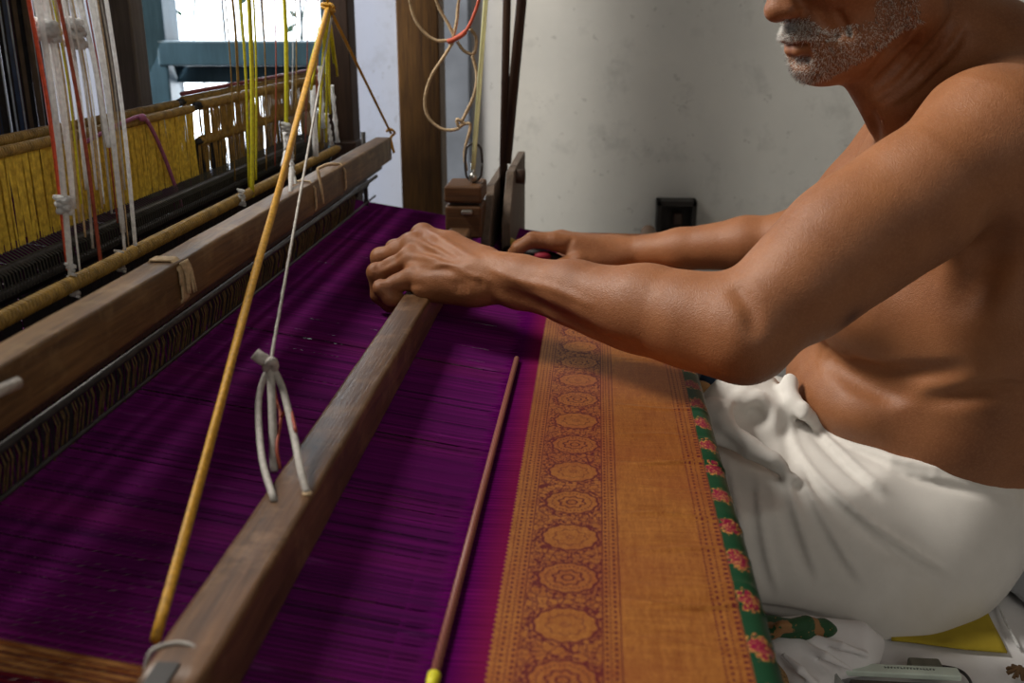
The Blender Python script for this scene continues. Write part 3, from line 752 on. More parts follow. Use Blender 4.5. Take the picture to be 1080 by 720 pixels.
class Field:
    def __init__(s): s.ops = []
    def add(s, f, k=.02): s.ops.append((1, f, k)); return s
    def sub(s, f, k=.01): s.ops.append((-1, f, k)); return s
    def apply(s, d, P, op):
        m, f, k = op; e = f(P)
        return smin(d, e, k) if m == 1 else -smin(-d, e, k)
    def __call__(s, P):
        P = np.asarray(P, np.float32); d = np.full(P.shape[:-1], 1.0, np.float32)
        for op in s.ops: d = s.apply(d, P, op)
        return d
    def hit(s, px, py, t0=.3, t1=3.):
        return s.hits([(px, py)], t0, t1)[0]
    def hits(s, pxs, t0=.3, t1=3.):
        D = np.array([ray(*p) for p in pxs]); D /= np.linalg.norm(D, axis=1)[:, None]; t = np.full(len(D), t0)
        for _ in range(90):
            d = s(CAM + D * t[:, None]); t = t + np.clip(d, -.01, .1) * .85
            if np.all(np.abs(d) < 3e-4): break
        s.miss = np.abs(s(CAM + D * t[:, None])) > .002
        s.miss |= np.abs(t - np.median(t)) > .14
        return CAM + D * t[:, None]
    def mesh(s, lo, hi, h):
        B = 8; bs = B * h; lo = np.array(lo, float); nb = np.ceil((np.array(hi) - lo) / bs).astype(int)
        I = np.stack(np.meshgrid(*[np.arange(n) for n in nb], indexing='ij'), -1).reshape(-1, 3)
        C = (lo + (I + .5) * bs).astype(np.float32)
        d = s(C); I = I[np.abs(d) < bs * .87 * 1.5 + .014]; C = (lo + (I + .5) * bs).astype(np.float32)
        g = np.arange(B + 1); G = np.stack(np.meshgrid(g, g, g, indexing='ij'), -1).reshape(-1, 3)
        D = np.full((len(I), (B + 1) ** 3), 1., np.float32)
        org = (lo + I * bs).astype(np.float32); Gh = (G * h).astype(np.float32)
        for op in s.ops:
            m, f, k = op
            if f.c is None: sel = np.arange(len(I))
            else: sel = np.nonzero(np.all(np.abs(C - f.c) < f.h + k * 1.3 + bs * .5 + .018, axis=1))[0]
            for a in range(0, len(sel), 2000):
                q = sel[a:a + 2000]
                D[q] = s.apply(D[q], org[q][:, None, :] + Gh[None], op)
        D = D.reshape(len(I), B + 1, B + 1, B + 1)
        S = D < 0
        c = S[:, :B, :B, :B].astype(np.int8)
        cnt = sum(S[:, i:B + i, j:B + j, k:B + k].astype(np.int8) for i in (0, 1) for j in (0, 1) for k in (0, 1))
        act = np.argwhere((cnt > 0) & (cnt < 8))
        b, ci = act[:, 0], act[:, 1:]
        gi = I[b] * B + ci
        pos = np.zeros((len(act), 3)); num = np.zeros(len(act))
        cor = [(i, j, k) for i in (0, 1) for j in (0, 1) for k in (0, 1)]
        for p in range(8):
            for q in range(p + 1, 8):
                A, Z = cor[p], cor[q]
                if sum(abs(A[i] - Z[i]) for i in range(3)) != 1: continue
                da = D[b, ci[:, 0] + A[0], ci[:, 1] + A[1], ci[:, 2] + A[2]]; db = D[b, ci[:, 0] + Z[0], ci[:, 1] + Z[1], ci[:, 2] + Z[2]]
                x = (da < 0) != (db < 0); t = np.where(x, da / np.where(x, da - db, 1), 0)
                pt = np.array(A) + t[:, None] * (np.array(Z) - np.array(A))
                pos[x] += pt[x]; num[x] += 1
        V = lo + (gi + pos / num[:, None]) * h
        N = nb * B + 2
        key = (gi[:, 0] * N[1] + gi[:, 1]) * N[2] + gi[:, 2]
        o = np.argsort(key); key = key[o]; V = V[o]
        Q = []
        for ax in range(3):
            u, w = (ax + 1) % 3, (ax + 2) % 3
            s0 = [slice(None), slice(0, B), slice(0, B), slice(0, B)]; s1 = list(s0); s1[1 + ax] = slice(1, B + 1)
            a = S[tuple(s0)]; z = S[tuple(s1)]
            e = np.argwhere(a != z); eb = e[:, 0]; ei = I[eb] * B + e[:, 1:]; inside = a[tuple(e.T)]
            qs = []
            for du, dw in ((0, 0), (-1, 0), (-1, -1), (0, -1)):
                c2 = ei.copy(); c2[:, u] += du; c2[:, w] += dw
                k2 = (c2[:, 0] * N[1] + c2[:, 1]) * N[2] + c2[:, 2]
                j = np.searchsorted(key, k2); j = np.minimum(j, len(key) - 1)
                qs.append(np.where(key[j] == k2, j, -1))
            qs = np.stack(qs, 1); ok = np.all(qs >= 0, 1); qs = qs[ok]; ins = inside[ok]
            qs[~ins] = qs[~ins][:, ::-1]; Q.append(qs)
        return V, np.concatenate(Q)
def np_mesh(name, V, F, mat, parent=None, tone=None, kind=None, smooth=True):
    me = bpy.data.meshes.new(name); nv, nf = len(V), len(F); k = F.shape[1]
    me.vertices.add(nv); me.vertices.foreach_set('co', V.astype(np.float32).ravel())
    me.loops.add(nf * k); me.loops.foreach_set('vertex_index', F.astype(np.int32).ravel())
    me.polygons.add(nf); me.polygons.foreach_set('loop_start', np.arange(0, nf * k, k, dtype=np.int32))
    if smooth: me.polygons.foreach_set('use_smooth', np.ones(nf, bool))
    me.update(calc_edges=True); me.validate()
    if tone is not None:
        at = me.color_attributes.new('tone', 'FLOAT_COLOR', 'POINT')
        at.data.foreach_set('color', np.concatenate([tone, np.ones((nv, 1))], 1).astype(np.float32).ravel())
    me.materials.append(mat); o = bpy.data.objects.new(name, me); COL.objects.link(o)
    if parent: o.parent = parent; o.matrix_parent_inverse = parent.matrix_world.inverted()
    if kind: o['kind'] = kind
    return o

# ------------------------------------------------------------------ the weaver
man = thing('person', 'bare chested man with grey beard in a white waist cloth seated at the loom', 'person', (.36, 1.05, 0))
A_ = lambda *a: np.array(a, float)
F_ = Field()
SHL, SHR = aty(1047, 158, .875), aty(965, 155, 1.21)
NB = aty(1000, 82, 1.04)
# trunk
F_.add(Ell(aty(970, 512, 1.05), (.112, .148, .115)), .05)
F_.add(Ell(aty(975, 425, 1.05), (.128, .150, .085)), .05)
F_.add(Ell(aty(990, 330, 1.05), (.123, .150, .10)), .05)
F_.add(Ell(aty(1015, 235, 1.045), (.118, .155, .13)), .05)
F_.add(Chain([aty(1025, 478, 1.05), aty(1085, 350, 1.05), aty(1095, 200, 1.05)], [.085, .108, .10]), .06)
F_.add(Chain([SHL + A_(.01, .02, -.01), aty(1035, 135, 1.04), SHR + A_(0, -.01, -.01)], [.052, .072, .048]), .06)
F_.add(Chain([SHL + A_(.03, .015, .0), NB + A_(.05, 0, .01)], [.040, .038]), .05)
F_.add(Chain([SHR + A_(.02, -.015, .01), NB + A_(.03, 0, .03)], [.04, .04]), .05)
# breast and belly masses
F_.add(Ell(aty(905, 325, .99), (.045, .055, .04)), .05)
F_.add(Ell(aty(895, 318, 1.12), (.045, .055, .04)), .05)
F_.add(Ell(aty(893, 405, 1.04), (.060, .11, .042)), .035)
# lat + shoulder blade
F_.add(Chain([aty(1075, 215, .93), aty(1060, 330, .92), aty(1040, 420, .95)], [.045, .05, .05]), .06)
# near arm
EL, WL = aty(788, 346, .80), aty(512, 290, .95)
mid = SHL * .5 + EL * .5
F_.add(Chain([SHL + A_(-.005, -.002, .0), SHL * .75 + EL * .25 + A_(0, -.006, .009), mid + A_(-.004, .0, .009), SHL * .2 + EL * .8 + A_(0, 0, .004), EL], [.066, .050, .041, .035, .030]), .045)
F_.add(Chain([SHL * .62 + EL * .38 + A_(-.014, .004, .008), SHL * .40 + EL * .60 + A_(-.014, .004, .010), SHL * .18 + EL * .82 + A_(-.006, .01, .006)], [.030, .033, .026]), .05)   # biceps
F_.add(Chain([SHL * .6 + EL * .4 + A_(.008, -.006, -.006), SHL * .25 + EL * .75 + A_(.003, -.008, -.006)], [.025, .021]), .045)  # triceps
F_.add(Ell(aty(792, 366, .79), (.018, .018, .015)), .03)
fa = lambda t: EL * (1 - t) + WL * t
F_.add(Chain([EL, fa(.18) + A_(0, 0, -.003), fa(.38) + A_(0, 0, -.001), fa(.62), fa(.85), WL], [.031, .035, .0345, .029, .0245, .0225]), .03)
F_.add(Chain([fa(.02) + A_(0, .01, .006), fa(.30) + A_(0, .006, .008)], [.020, .020]), .03)      # brachioradialis
F_.add(Chain([fa(.02) + A_(0, -.006, -.016), fa(.5) + A_(0, -.004, -.010)], [.022, .018]), .03)
F_.add(Ell(WL + A_(.012, -.014, .012), (.013, .011, .011)), .015)                                   # ulnar head
# near hand: back of hand, knuckles, four fingers over the far side of the rail, thumb underneath
KN = [aty(447, 249, 1.025), aty(437, 259, 1.003), aty(433, 275, .982), aty(437, 294, .962)]
WK = WL + A_(-.004, .0, 0)
for i, k in enumerate(KN):
    w = WK + A_(0, (.018, .006, -.006, -.014)[i], (.006, .004, 0, -.008)[i])
    F_.add(Chain([w, w * .45 + k * .55 + A_(0, 0, .003), k], [.017, .0145, .0115 - .0006 * i]), .016)
F_.add(Chain([aty(492, 302, .945), aty(452, 303, .952)], [.017, .0145]), .016)
F_.add(Chain([aty(492, 288, .985), aty(462, 277, 1.0)], [.017, .014]), .02)
PIP = [aty(417, 263, 1.045), aty(402, 272, 1.010), aty(398, 288, .985), aty(404, 304, .957)]
DIP = [aty(413, 283, 1.045), aty(400, 295, 1.010), aty(400, 311, .985), aty(411, 314, .955)]
TIP = [aty(422, 298, 1.035), aty(410, 314, 1.005), aty(411, 322, .985), aty(423, 317, .960)]
for i in range(4):
    r = (.0098, .0102, .0100, .0090)[i]
    F_.add(Chain([KN[i], KN[i] * .5 + PIP[i] * .5 + A_(0, 0, .001), PIP[i]], [r * 1.12, r * .93, r], k=.006), .0065)
    F_.add(Chain([PIP[i], DIP[i], TIP[i]], [r, r * .88, r * .78], k=.004), .004)
    F_.add(Ell(PIP[i] + A_(-.002, -.001, .002), (r * .8, r * .8, r * .8)), .005)
    F_.add(Ell(KN[i] + A_(-.002, -.001, .004), (.009, .009, .0085)), .008)
F_.add(Chain([WL + A_(-.02, .03, -.012), aty(468, 292, 1.02), aty(452, 303, 1.03), aty(440, 309, 1.035)], [.015, .0135, .0105, .009]), .012)
# far arm and hand
ER, WR = aty(850, 252, 1.225), aty(652, 268, 1.30)
F_.add(Chain([SHR, SHR * .5 + ER * .5, ER], [.056, .044, .034]), .045)
fb = lambda t: ER * (1 - t) + WR * t
F_.add(Chain([ER, fb(.3), fb(.65), WR], [.032, .0335, .026, .0205]), .03)
KR = [aty(585, 255, 1.275), aty(590, 253, 1.297), aty(592, 252, 1.319), aty(596, 253, 1.34)]
PR = [aty(560, 254, 1.27), aty(562, 252, 1.297), aty(564, 252, 1.322), aty(568, 253, 1.345)]
DR = [aty(546, 262, 1.268), aty(547, 260, 1.297), aty(549, 260, 1.322), aty(555, 260, 1.345)]
TR = [aty(543, 272, 1.268), aty(540, 268, 1.297), aty(541, 268, 1.322), aty(549, 267, 1.342)]
for i in range(4):
    w = WR + A_(0, (-.014, -.004, .006, .014)[i], 0)
    F_.add(Chain([w, KR[i]], [.0165, .0118]), .016)
    F_.add(Chain([KR[i], PR[i]], [.0105, .0095]), .006); F_.add(Chain([PR[i], DR[i], TR[i]], [.0095, .0085, .0075]), .004)
F_.add(Chain([WR + A_(-.015, -.02, -.008), aty(610, 277, 1.262), aty(594, 281, 1.257), aty(582, 283, 1.255)], [.015, .0125, .0105, .009]), .012)

# neck and head (head frame: f forward, l his left, u up)
yaw, pit = math.radians(24), math.radians(17)
f0 = A_(-math.cos(yaw), -math.sin(yaw), 0); l0 = A_(math.sin(yaw), -math.cos(yaw), 0)
hf = f0 * math.cos(pit) - A_(0, 0, 1) * math.sin(pit); hl = l0; hu = np.cross(hf, hl); hu *= np.sign(hu[2]); hu = hu / np.linalg.norm(hu)
HR = np.stack([hf, hl, hu], 1)
NT_ = np.array([.118, 0, -.020])
HS = .93
HO = aty(819, 15, .975) - HR @ (NT_ * HS)
hp = lambda f, l, u: HO + HR @ (np.array([f, l, u]) * HS)
def he(c, r, k, R=HR, sub=False): (F_.sub if sub else F_.add)(Ell(hp(*c), np.array(r) * HS, R), k)
F_.add(Chain([NB, NB * .5 + hp(-.015, 0, -.05) * .5 + A_(.004, 0, 0), hp(-.015, 0, -.03)], [.060, .052, .054]), .035)
F_.add(Chain([hp(.035, 0, -.077), aty(938, 118, 1.0)], [.026, .022]), .035)                       # throat
he((-.012, 0, .055), (.098, .076, .090), .03)
he((.045, 0, -.005), (.052, .062, .065), .035)
for s in (1, -1):
    F_.add(Chain([hp(.005, s * .058, -.050), hp(.045, s * .042, -.070), hp(.076, s * .014, -.081)], [.015, .014, .014]), .028)   # jaw
    F_.add(Chain([hp(-.004, s * .064, -.005), hp(.005, s * .058, -.05)], [.014, .015]), .03)
    he((.072, s * .042, .005), (.020, .022, .016), .025)           # cheek bone
    he((.088, s * .016, .0), (.012, .010, .012), .015)
    he((.108, s * .0125, -.018), (.0105, .0085, .0082), .007)      # nose wing
    he((-.004, s * .078, .005), (.018, .006, .030), .008)            # ear
    he((.078, s * .030, .035), (.010, .016, .011), .012, sub=True)  # eye socket
    he((.066, s * .030, .034), (.0155, .0145, .0135), .006)
    he((-.002, s * .084, .008), (.009, .004, .017), .004, sub=True)
he((.056, 0, -.063), (.036, .040, .028), .03)
he((.082, 0, -.080), (.0155, .020, .0145), .018)                     # chin
he((.083, 0, -.050), (.022, .027, .024), .018)                      # mouth mound
F_.add(Chain([hp(.088, 0, .035), hp(.103, 0, .008), hp(.1165, 0, -.015)], [.009, .010, .0105]), .012)   # nose
he((.118, 0, -.017), (.0095, .0105, .0090), .006)
F_.add(Chain([hp(.083, -.035, .048), hp(.092, 0, .046), hp(.083, .035, .048)], [.009, .010, .009]), .015)
for s in (1, -1):
    he((.111, s * .0070, -.0275), (.0065, .0038, .0055), .0025, sub=True)    # nostril
    F_.sub(Chain([hp(.103, s * .022, -.013), hp(.093, s * .031, -.030), hp(.080, s * .036, -.052)], [.0030, .0042, .0030]), .008)   # nasolabial fold
    F_.sub(Chain([hp(.078, s * .040, -.030), hp(.066, s * .044, -.062)], [.0018, .0018]), .008)
F_.add(Chain([hp(.094, -.024, -.0515), hp(.106, -.008, -.0475), hp(.106, .008, -.0475), hp(.094, .024, -.0515)], [.0030, .0060, .0060, .0030]), .005)  # upper lip
F_.add(Chain([hp(.091, -.021, -.0565), hp(.1025, -.007, -.0600), hp(.1025, .007, -.0600), hp(.091, .021, -.0565)], [.0035, .0070, .0070, .0035]), .005)  # lower lip
F_.sub(Chain([hp(.092, -.027, -.0550), hp(.1095, -.008, -.0530), hp(.1105, 0, -.0535), hp(.1095, .008, -.0530), hp(.092, .027, -.0550)], [.0012, .0012, .0014, .0012, .0012]), .004)
F_.sub(Chain([hp(.101, -.012, -.0695), hp(.102, 0, -.0695), hp(.101, .012, -.0695)], [.003] * 3), .010)

# surface detail laid on the finished surface: grooves, tendons, veins, folds
def on(pts, depth=0.):
    H = F_.hits(spline2(pts)); H = H[~F_.miss]
    d = H - CAM; d /= np.linalg.norm(d, axis=1)[:, None]
    return list(H + d * depth)
def spline2(pts, n=4):
    return [tuple(p[:2]) for p in spline([(a, b, 0) for a, b in pts], n)]
def taper(P, s):
    m = len(P); P = np.array(P); d = P - CAM; d /= np.linalg.norm(d, axis=1)[:, None]
    return list(P + d * (s * np.abs(2 * np.arange(m) / max(1, m - 1) - 1) ** 4)[:, None])
def groove(pts, r=.0022, k=.008, depth=0.): P = taper(on(pts, depth), -k * .5); m = len(P); F_.sub(Chain(P, [max(.0004, r * math.sin(PI * (i + .6) / (m + .2))) for i in range(m)], k=.001), k)
def ridge(pts, r=.0022, k=.006, depth=.0008): P = taper(on(pts, depth), k * .5); m = len(P); F_.add(Chain(P, [max(.0004, r * (.5 + .5 * math.sin(PI * (i + .5) / m))) for i in range(m)], k=.001), k)
# waist folds, ribs, armpit
groove([(862, 352), (874, 376), (900, 396), (930, 411), (955, 416)], .0065, .018)
groove([(905, 385), (940, 395), (975, 394), (1010, 392)], .003, .018)
groove([(975, 424), (1010, 420), (1050, 412), (1085, 412)], .003, .016)
groove([(1010, 325), (1035, 290), (1045, 262), (1060, 235)], .004, .03)
# neck folds
for L, r in (([(962, 22), (942, 52), (915, 82)], .0032), ([(972, 35), (948, 68), (918, 95)], .0028), ([(984, 48), (955, 82), (922, 105)], .0030),
             ([(998, 50), (965, 88), (930, 114)], .0022), ([(1006, 15), (985, 48), (950, 85)], .002), ([(1020, 25), (1000, 55), (965, 90)], .0018)):
    groove(L, r * 2.4, .005)
groove([(915, 119), (921, 135), (924, 160)], .003, .012)
# forearm line, elbow
groove([(522, 308), (555, 318), (600, 340), (640, 360), (668, 371)], .0020, .018)
groove([(775, 300), (790, 325), (797, 350)], .0008, .015)
# tendons and veins on the near hand, wrist wrinkles
for L, r in (([(446, 241), (465, 252), (490, 268), (505, 276)], .0024), ([(438, 253), (460, 262), (485, 276), (500, 283)], .0026), ([(434, 270), (460, 274), (490, 283)], .0016)):
    ridge(L, r, .006)
for L, r in (([(448, 251), (468, 262), (488, 275)], .0016), ([(444, 263), (465, 270), (482, 279)], .0013), ([(437, 282), (455, 284), (474, 284)], .001)):
    groove(L, r, .006)
ridge([(452, 285), (466, 279), (480, 281), (500, 292), (520, 296)], .0012, .004)
ridge([(520, 285), (550, 296), (585, 305), (625, 322)], .0013, .006)
for i in range(6): groove([(480 + i * 5, 289 + i), (483 + i * 5, 298), (482 + i * 5, 309)], .0010, .003)
for i in range(4): groove([(470 + i * 5, 296), (476 + i * 5, 302), (477 + i * 5, 310)], .0008, .003)
for (a, b_) in ((396, 283), (397, 297), (402, 303)): groove([(a + 3, b_ - 6), (a + 1, b_), (a + 4, b_ + 5)], .0008, .003)
groove([(428, 303), (436, 300), (446, 301)], .0012, .004)
groove([(398, 283), (412, 276), (428, 264)], .0016, .004); groove([(397, 297), (412, 290), (428, 281)], .0016, .004)
# far wrist
groove([(590, 268), (600, 258), (604, 250)], .0014, .006)

lo = A_(-.26, .72, .05); hi = A_(.66, 1.44, .86)
V, Q = F_.mesh(lo, hi, .0024)
# tone: lips, stubble, nipple
tone = np.ones((len(V), 3))
L_ = (V - HO) @ HR / HS
def tint(mask, col): tone[:] = tone * (1 - mask[:, None]) + tone * np.array(col) * mask[:, None]
gs = lambda d, r: np.exp(-(d / r) ** 2)
lips = np.minimum.reduce([_seg(V, hp(.094, -.022, -.052), hp(.106, -.006, -.0485), .0035, .0055), _seg(V, hp(.094, .022, -.052), hp(.106, .006, -.0485), .0035, .0055), _seg(V, hp(.106, -.006, -.0485), hp(.106, .006, -.0485), .0055, .0055),
                          _seg(V, hp(.091, -.018, -.057), hp(.1025, 0, -.060), .005, .0072), _seg(V, hp(.091, .018, -.057), hp(.1025, 0, -.060), .005, .0072)])
tint(np.clip(.5 - lips / .003, 0, 1) * (L_[:, 0] > .06), (.62, .45, .62))
f, l, u = L_.T; al = np.abs(l)
beard = (u < -.028 - .25 * (.10 - f).clip(0, .04)) | ((f < .055) & (u < .005) & (f > .0))
beard &= ~(u < -.052 - .45 * (f - .0)); beard &= (u > -.125) & (f > .002) & (al < .08)
beard &= ~((al < .024) & (u > -.068) & (u < -.046) & (f > .08))                      # bare around the lips
must = (u < -.033 - 2.0 * (.095 - f).clip(0, .006)) & (u > -.047 - .15 * al) & (al < .031) & (f > .078)
cheek = (u > -.045) & (f > .05) & ~must & (al > .02)
bm = (beard & ~cheek) | must
tint(bm * .35, (.85, .88, .95))
for c, r in ((F_.hit(898, 336), .011),): tint(gs(np.linalg.norm(V - c, axis=1), r), (.35, .30, .35))
kk = np.min([np.linalg.norm(V - p, axis=1) for p in KN + PIP], 0); tint(gs(kk, .012) * .35, (.78, .70, .72))
tint(gs(np.linalg.norm(V - (EL + A_(.0, -.02, -.03)), axis=1), .03) * .35, (.75, .68, .7))
body = np_mesh('body', V, Q, MSK, man, tone)
# stubble: short grey and white hairs
q = np.random.RandomState(11); idx = np.nonzero(bm)[0]
me = body.data; nor = np.zeros((len(V), 3), np.float32); me.vertices.foreach_get('normal', nor.ravel()); nor = nor.reshape(-1, 3)
nz = np.empty(len(V) * 3, np.float32); me.vertices.foreach_get('normal', nz); nor = nz.reshape(-1, 3)
must_i = np.nonzero(must)[0]
pick = np.concatenate([q.choice(idx, 11500), q.choice(must_i, 1500)])
P0 = V[pick] + q.normal(0, .0007, (len(pick), 3)); N0 = nor[pick]
dirn = N0 * .9 - hu * .45 + q.normal(0, .35, N0.shape); dirn /= np.linalg.norm(dirn, axis=1)[:, None]
ln = q.uniform(.0018, .0042, len(pick)); ln[11500:] *= 1.4
w1 = np.cross(dirn, A_(0, 1, .3)); w1 /= np.linalg.norm(w1, axis=1)[:, None]; w2 = np.cross(dirn, w1); rr0 = .00021
bv = np.stack([P0 + w1 * rr0, P0 - w1 * rr0 * .5 + w2 * rr0 * .87, P0 - w1 * rr0 * .5 - w2 * rr0 * .87, P0 + dirn * ln[:, None]], 1)
nn = len(pick); wh = q.rand(nn) < np.where(np.arange(nn) >= 11500, .9, .70)
for flag, nm, mt in ((wh, 'white_stubble', plain('white_hair', (.72, .70, .66), .5, var=.1)), (~wh, 'dark_stubble', plain('dark_hair', (.05, .04, .035), .5, var=.3))):
    b_ = bv[flag].reshape(-1, 3); n_ = int(flag.sum()); o = np.arange(n_)[:, None] * 4
    T = np.concatenate([o + np.array([[0, 1, 3]]), o + np.array([[1, 2, 3]]), o + np.array([[2, 0, 3]])])
    np_mesh(nm, b_, T, mt, man, kind='stuff', smooth=False)
# hair cap and eyes (above the frame)
HC = Field(); HC.add(Ell(hp(-.020, 0, .066), (.098, .080, .090), HR), .01); HC.sub(Ell(hp(.070, 0, .01), (.075, .085, .085), HR), .01); HC.sub(Half(hp(-.02, 0, -.005), hu), .005)
Vh, Qh = HC.mesh(HO - .16, HO + .22, .004); np_mesh('hair', Vh, Qh, plain('grey_hair', (.16, .15, .14), .7, var=.6, scale=400, bump=.8), man)
for s in (1, -1): MB().ellipsoid(hp(.0725, s * .030, .034), (.0105, .0105, .0105), 16, 12).build('eye', plain('eye_white', (.6, .57, .5), .2, var=.05), man, smooth=True)

# --- dhoti
D_ = Field()
D_.add(Ell(aty(962, 508, 1.05), (.122, .162, .128)), .04)
D_.add(Ell(aty(900, 590, 1.0), (.105, .160, .085)), .05)
D_.add(Chain([aty(955, 560, .955), aty(850, 540, .94), aty(745, 520, .93), (-.02, .93, .045)], [.088, .085, .080, .07]), .06)
D_.add(Chain([aty(940, 520, 1.15), aty(800, 470, 1.17), (.0, 1.18, .06)], [.085, .082, .07]), .06)
D_.add(Chain([aty(880, 600, .88), aty(800, 600, .87)], [.045, .035]), .05)
D_.add(Chain([aty(1020, 475, 1.05), aty(930, 440, 1.05)], [.115, .10], flat=((0, 0, 1), .5)), .04)
# waist cut
a_, b_, c_ = aty(838, 404, 1.05), F_.hit(940, 480), F_.hit(1040, 496)
nrm = np.cross(c_ - b_, A_(0, 1, .0)); nrm = nrm / np.linalg.norm(nrm); nrm *= np.sign(nrm[2])
P3 = [a_, b_, c_]
n3 = np.cross(b_ - a_, c_ - a_); n3 /= np.linalg.norm(n3); n3 *= np.sign(n3[2])
D_.sub(Half(b_ + n3 * .0, -n3), .004)
def don(pts, depth=0., n=4):
    H = D_.hits(spline2(pts, n)); H = H[~D_.miss]; d = H - CAM; d /= np.linalg.norm(d, axis=1)[:, None]
    return list(H + d * depth)
def dfold(pts, r=.004, k=.014, depth=.001, groove_=.5):
    P = don(pts, depth); m = len(P); D_.add(Chain(taper(P, k * .8), [max(.0006, r * math.sin(PI * (i + .5) / m)) for i in range(m)], k=.002), k)
def dgroove(pts, r=.004, k=.012, depth=0.):
    P = taper(don(pts, depth), -k * .7); m = len(P); D_.sub(Chain(P, [max(.0005, r * math.sin(PI * (i + .6) / (m + .2))) for i in range(m)], k=.002), k)
# bunched front: rolled ends of cloth on the lap
D_.add(Ell(aty(786, 432, 1.0), (.050, .045, .030)), .02)
D_.add(Chain([aty(757, 428, .98), aty(772, 416, 1.0), aty(800, 408, 1.02), aty(822, 418, 1.03)], [.017, .020, .018, .012]), .012)
D_.add(Chain([aty(752, 436, .95), aty(765, 455, .93), aty(790, 472, .91), aty(815, 486, .895), (aty(838, 505, .885))], [.017, .015, .011, .009, .006]), .010)
D_.add(Chain([aty(806, 424, 1.0), aty(826, 412, 1.0), aty(836, 404, 1.0)], [.006, .007, .005]), .006)
D_.add(Chain([aty(832, 400, 1.0), aty(836, 425, .98), aty(850, 440, .96)], [.006, .009, .006]), .010)
D_.sub(Ell(aty(797, 441, .955), (.018, .022, .014)), .012)
D_.sub(Chain([aty(782, 452, .93), aty(812, 448, .945), aty(815, 470, .93)], [.005, .006, .003]), .010)
dfold([(778, 440), (786, 425), (800, 418), (806, 430)], .005, .010)
dfold([(760, 440), (770, 425), (790, 408)], .004, .01)
dgroove([(745, 445), (762, 465), (785, 482)], .005, .012)
dgroove([(790, 485), (822, 498), (836, 500)], .0025, .008)
# long drapery folds fanning out from the tuck
def crease(pts, r=.0028, k=.008): dfold(pts, r * 1.2, k, .0004); dgroove([(a - 5, b + 4) for a, b in pts], r * 1.3, k * 1.2)
for L, r in (([(834, 425), (836, 465), (862, 505), (900, 540), (943, 572), (985, 598), (1008, 608)], .0028),
             ([(842, 420), (868, 458), (905, 495), (935, 520)], .0022),
             ([(856, 432), (900, 464), (955, 490), (1010, 508), (1045, 516)], .0020),
             ([(836, 470), (848, 510), (868, 550), (892, 590), (912, 616)], .0022),
             ([(826, 492), (834, 530), (848, 575), (862, 610)], .0026),
             ([(798, 500), (800, 545), (808, 590), (820, 625)], .0022),
                          ([(768, 490), (774, 530), (784, 570)], .0024)):
    crease(L, r)
dgroove([(790, 640), (830, 646), (870, 655)], .003, .012)
for dz, rr1 in ((.002, .0036), (-.008, .0030)):
    L = D_.hits([(848, 430), (870, 452), (900, 471), (940, 486), (985, 495), (1020, 501), (1048, 505), (1066, 508), (1079, 509)]); L = L[~D_.miss]
    D_.add(Chain(taper([p + A_(0, 0, dz) for p in L], .006), rr1, k=.001), .006)
D_.sub(Half((0, 0, .004), (0, 0, 1)), .006)
Vd, Qd = D_.mesh((-.10, .70, -.01), (.62, 1.40, .42), .0028)
np_mesh('dhoti', Vd, Qd, m_dhoti, man)['label'] = 'white cotton waist cloth, tucked and bunched at the front'

# ------------------------------------------------------------------ floor things
def sheet(name, corners, z, mat, label, cat, amp=.003, n=40, thick=.002, seed=0, hfun=None, parent=None):
    C4 = [np.array(c[:2]) for c in corners]; q = np.random.RandomState(seed); ph = q.uniform(0, 6, 8); kx = q.uniform(8, 30, 8); ky = q.uniform(8, 30, 8)
    def fn(u, v):
        p = (C4[0] * (1 - u) + C4[1] * u) * (1 - v) + (C4[3] * (1 - u) + C4[2] * u) * v
        h = sum(math.sin(kx[i] * p[0] * 3 + ky[i] * p[1] * 3 + ph[i]) for i in range(5)) / 5
        return (p[0], p[1], z + amp * (h + 1) * .5 + (hfun(u, v) if hfun else 0))
    o = MB().grid(fn, n, n).build(name, mat, parent, smooth=True, solid=thick)
    if parent is None: tag(o, label, cat)
    return o
sheet('floor_sheet', [(.13, .60), (.62, .60), (.62, 1.40), (.13, 1.40)], .002, m_sheet, 'white cotton sheet spread on the floor under the seated man', 'sheet', .004, 50)
Y0, Y1, Y2, Y3 = atz(950, 660, .008), atz(1062, 689, .008), atz(1022, 615, .008), atz(960, 615, .008)
sheet('yellow_cloth', [atz(940, 676, .008), Y1, atz(1012, 585, .008), atz(940, 600, .008)], .009, m_yellowcloth, 'mustard yellow cloth corner showing beneath the white waist cloth', 'cloth', .002, 20)
# sack leaning behind, with a stitched seam
sk = thing('white_sack', 'pale grey stitched sack lying at the right behind the seated man', 'sack', (.5, .98, 0))
S_ = Field(); S_.add(Ell((.60, 1.03, .0), (.185, .30, .055)), .02); S_.sub(Half((0, 0, .010), (0, 0, 1)), .004)
Vs, Qs = S_.mesh((.38, .70, -.01), (.82, 1.36, .1), .006); np_mesh('sack_body', Vs, Qs, m_sack, sk)
sp = [A_(*atz(a, b, .02)[:2], .0) for a, b in ((1040, 596), (1050, 618), (1062, 645), (1076, 672))]
for p in sp: p[2] = max(.010, .055 * math.sqrt(max(0, 1 - ((p[0] - .60) / .185) ** 2 - ((p[1] - 1.03) / .30) ** 2)) + .001)
MB().tube(spline(list(sp), 6), .0016, 6).build('seam', m_white, sk, smooth=True)

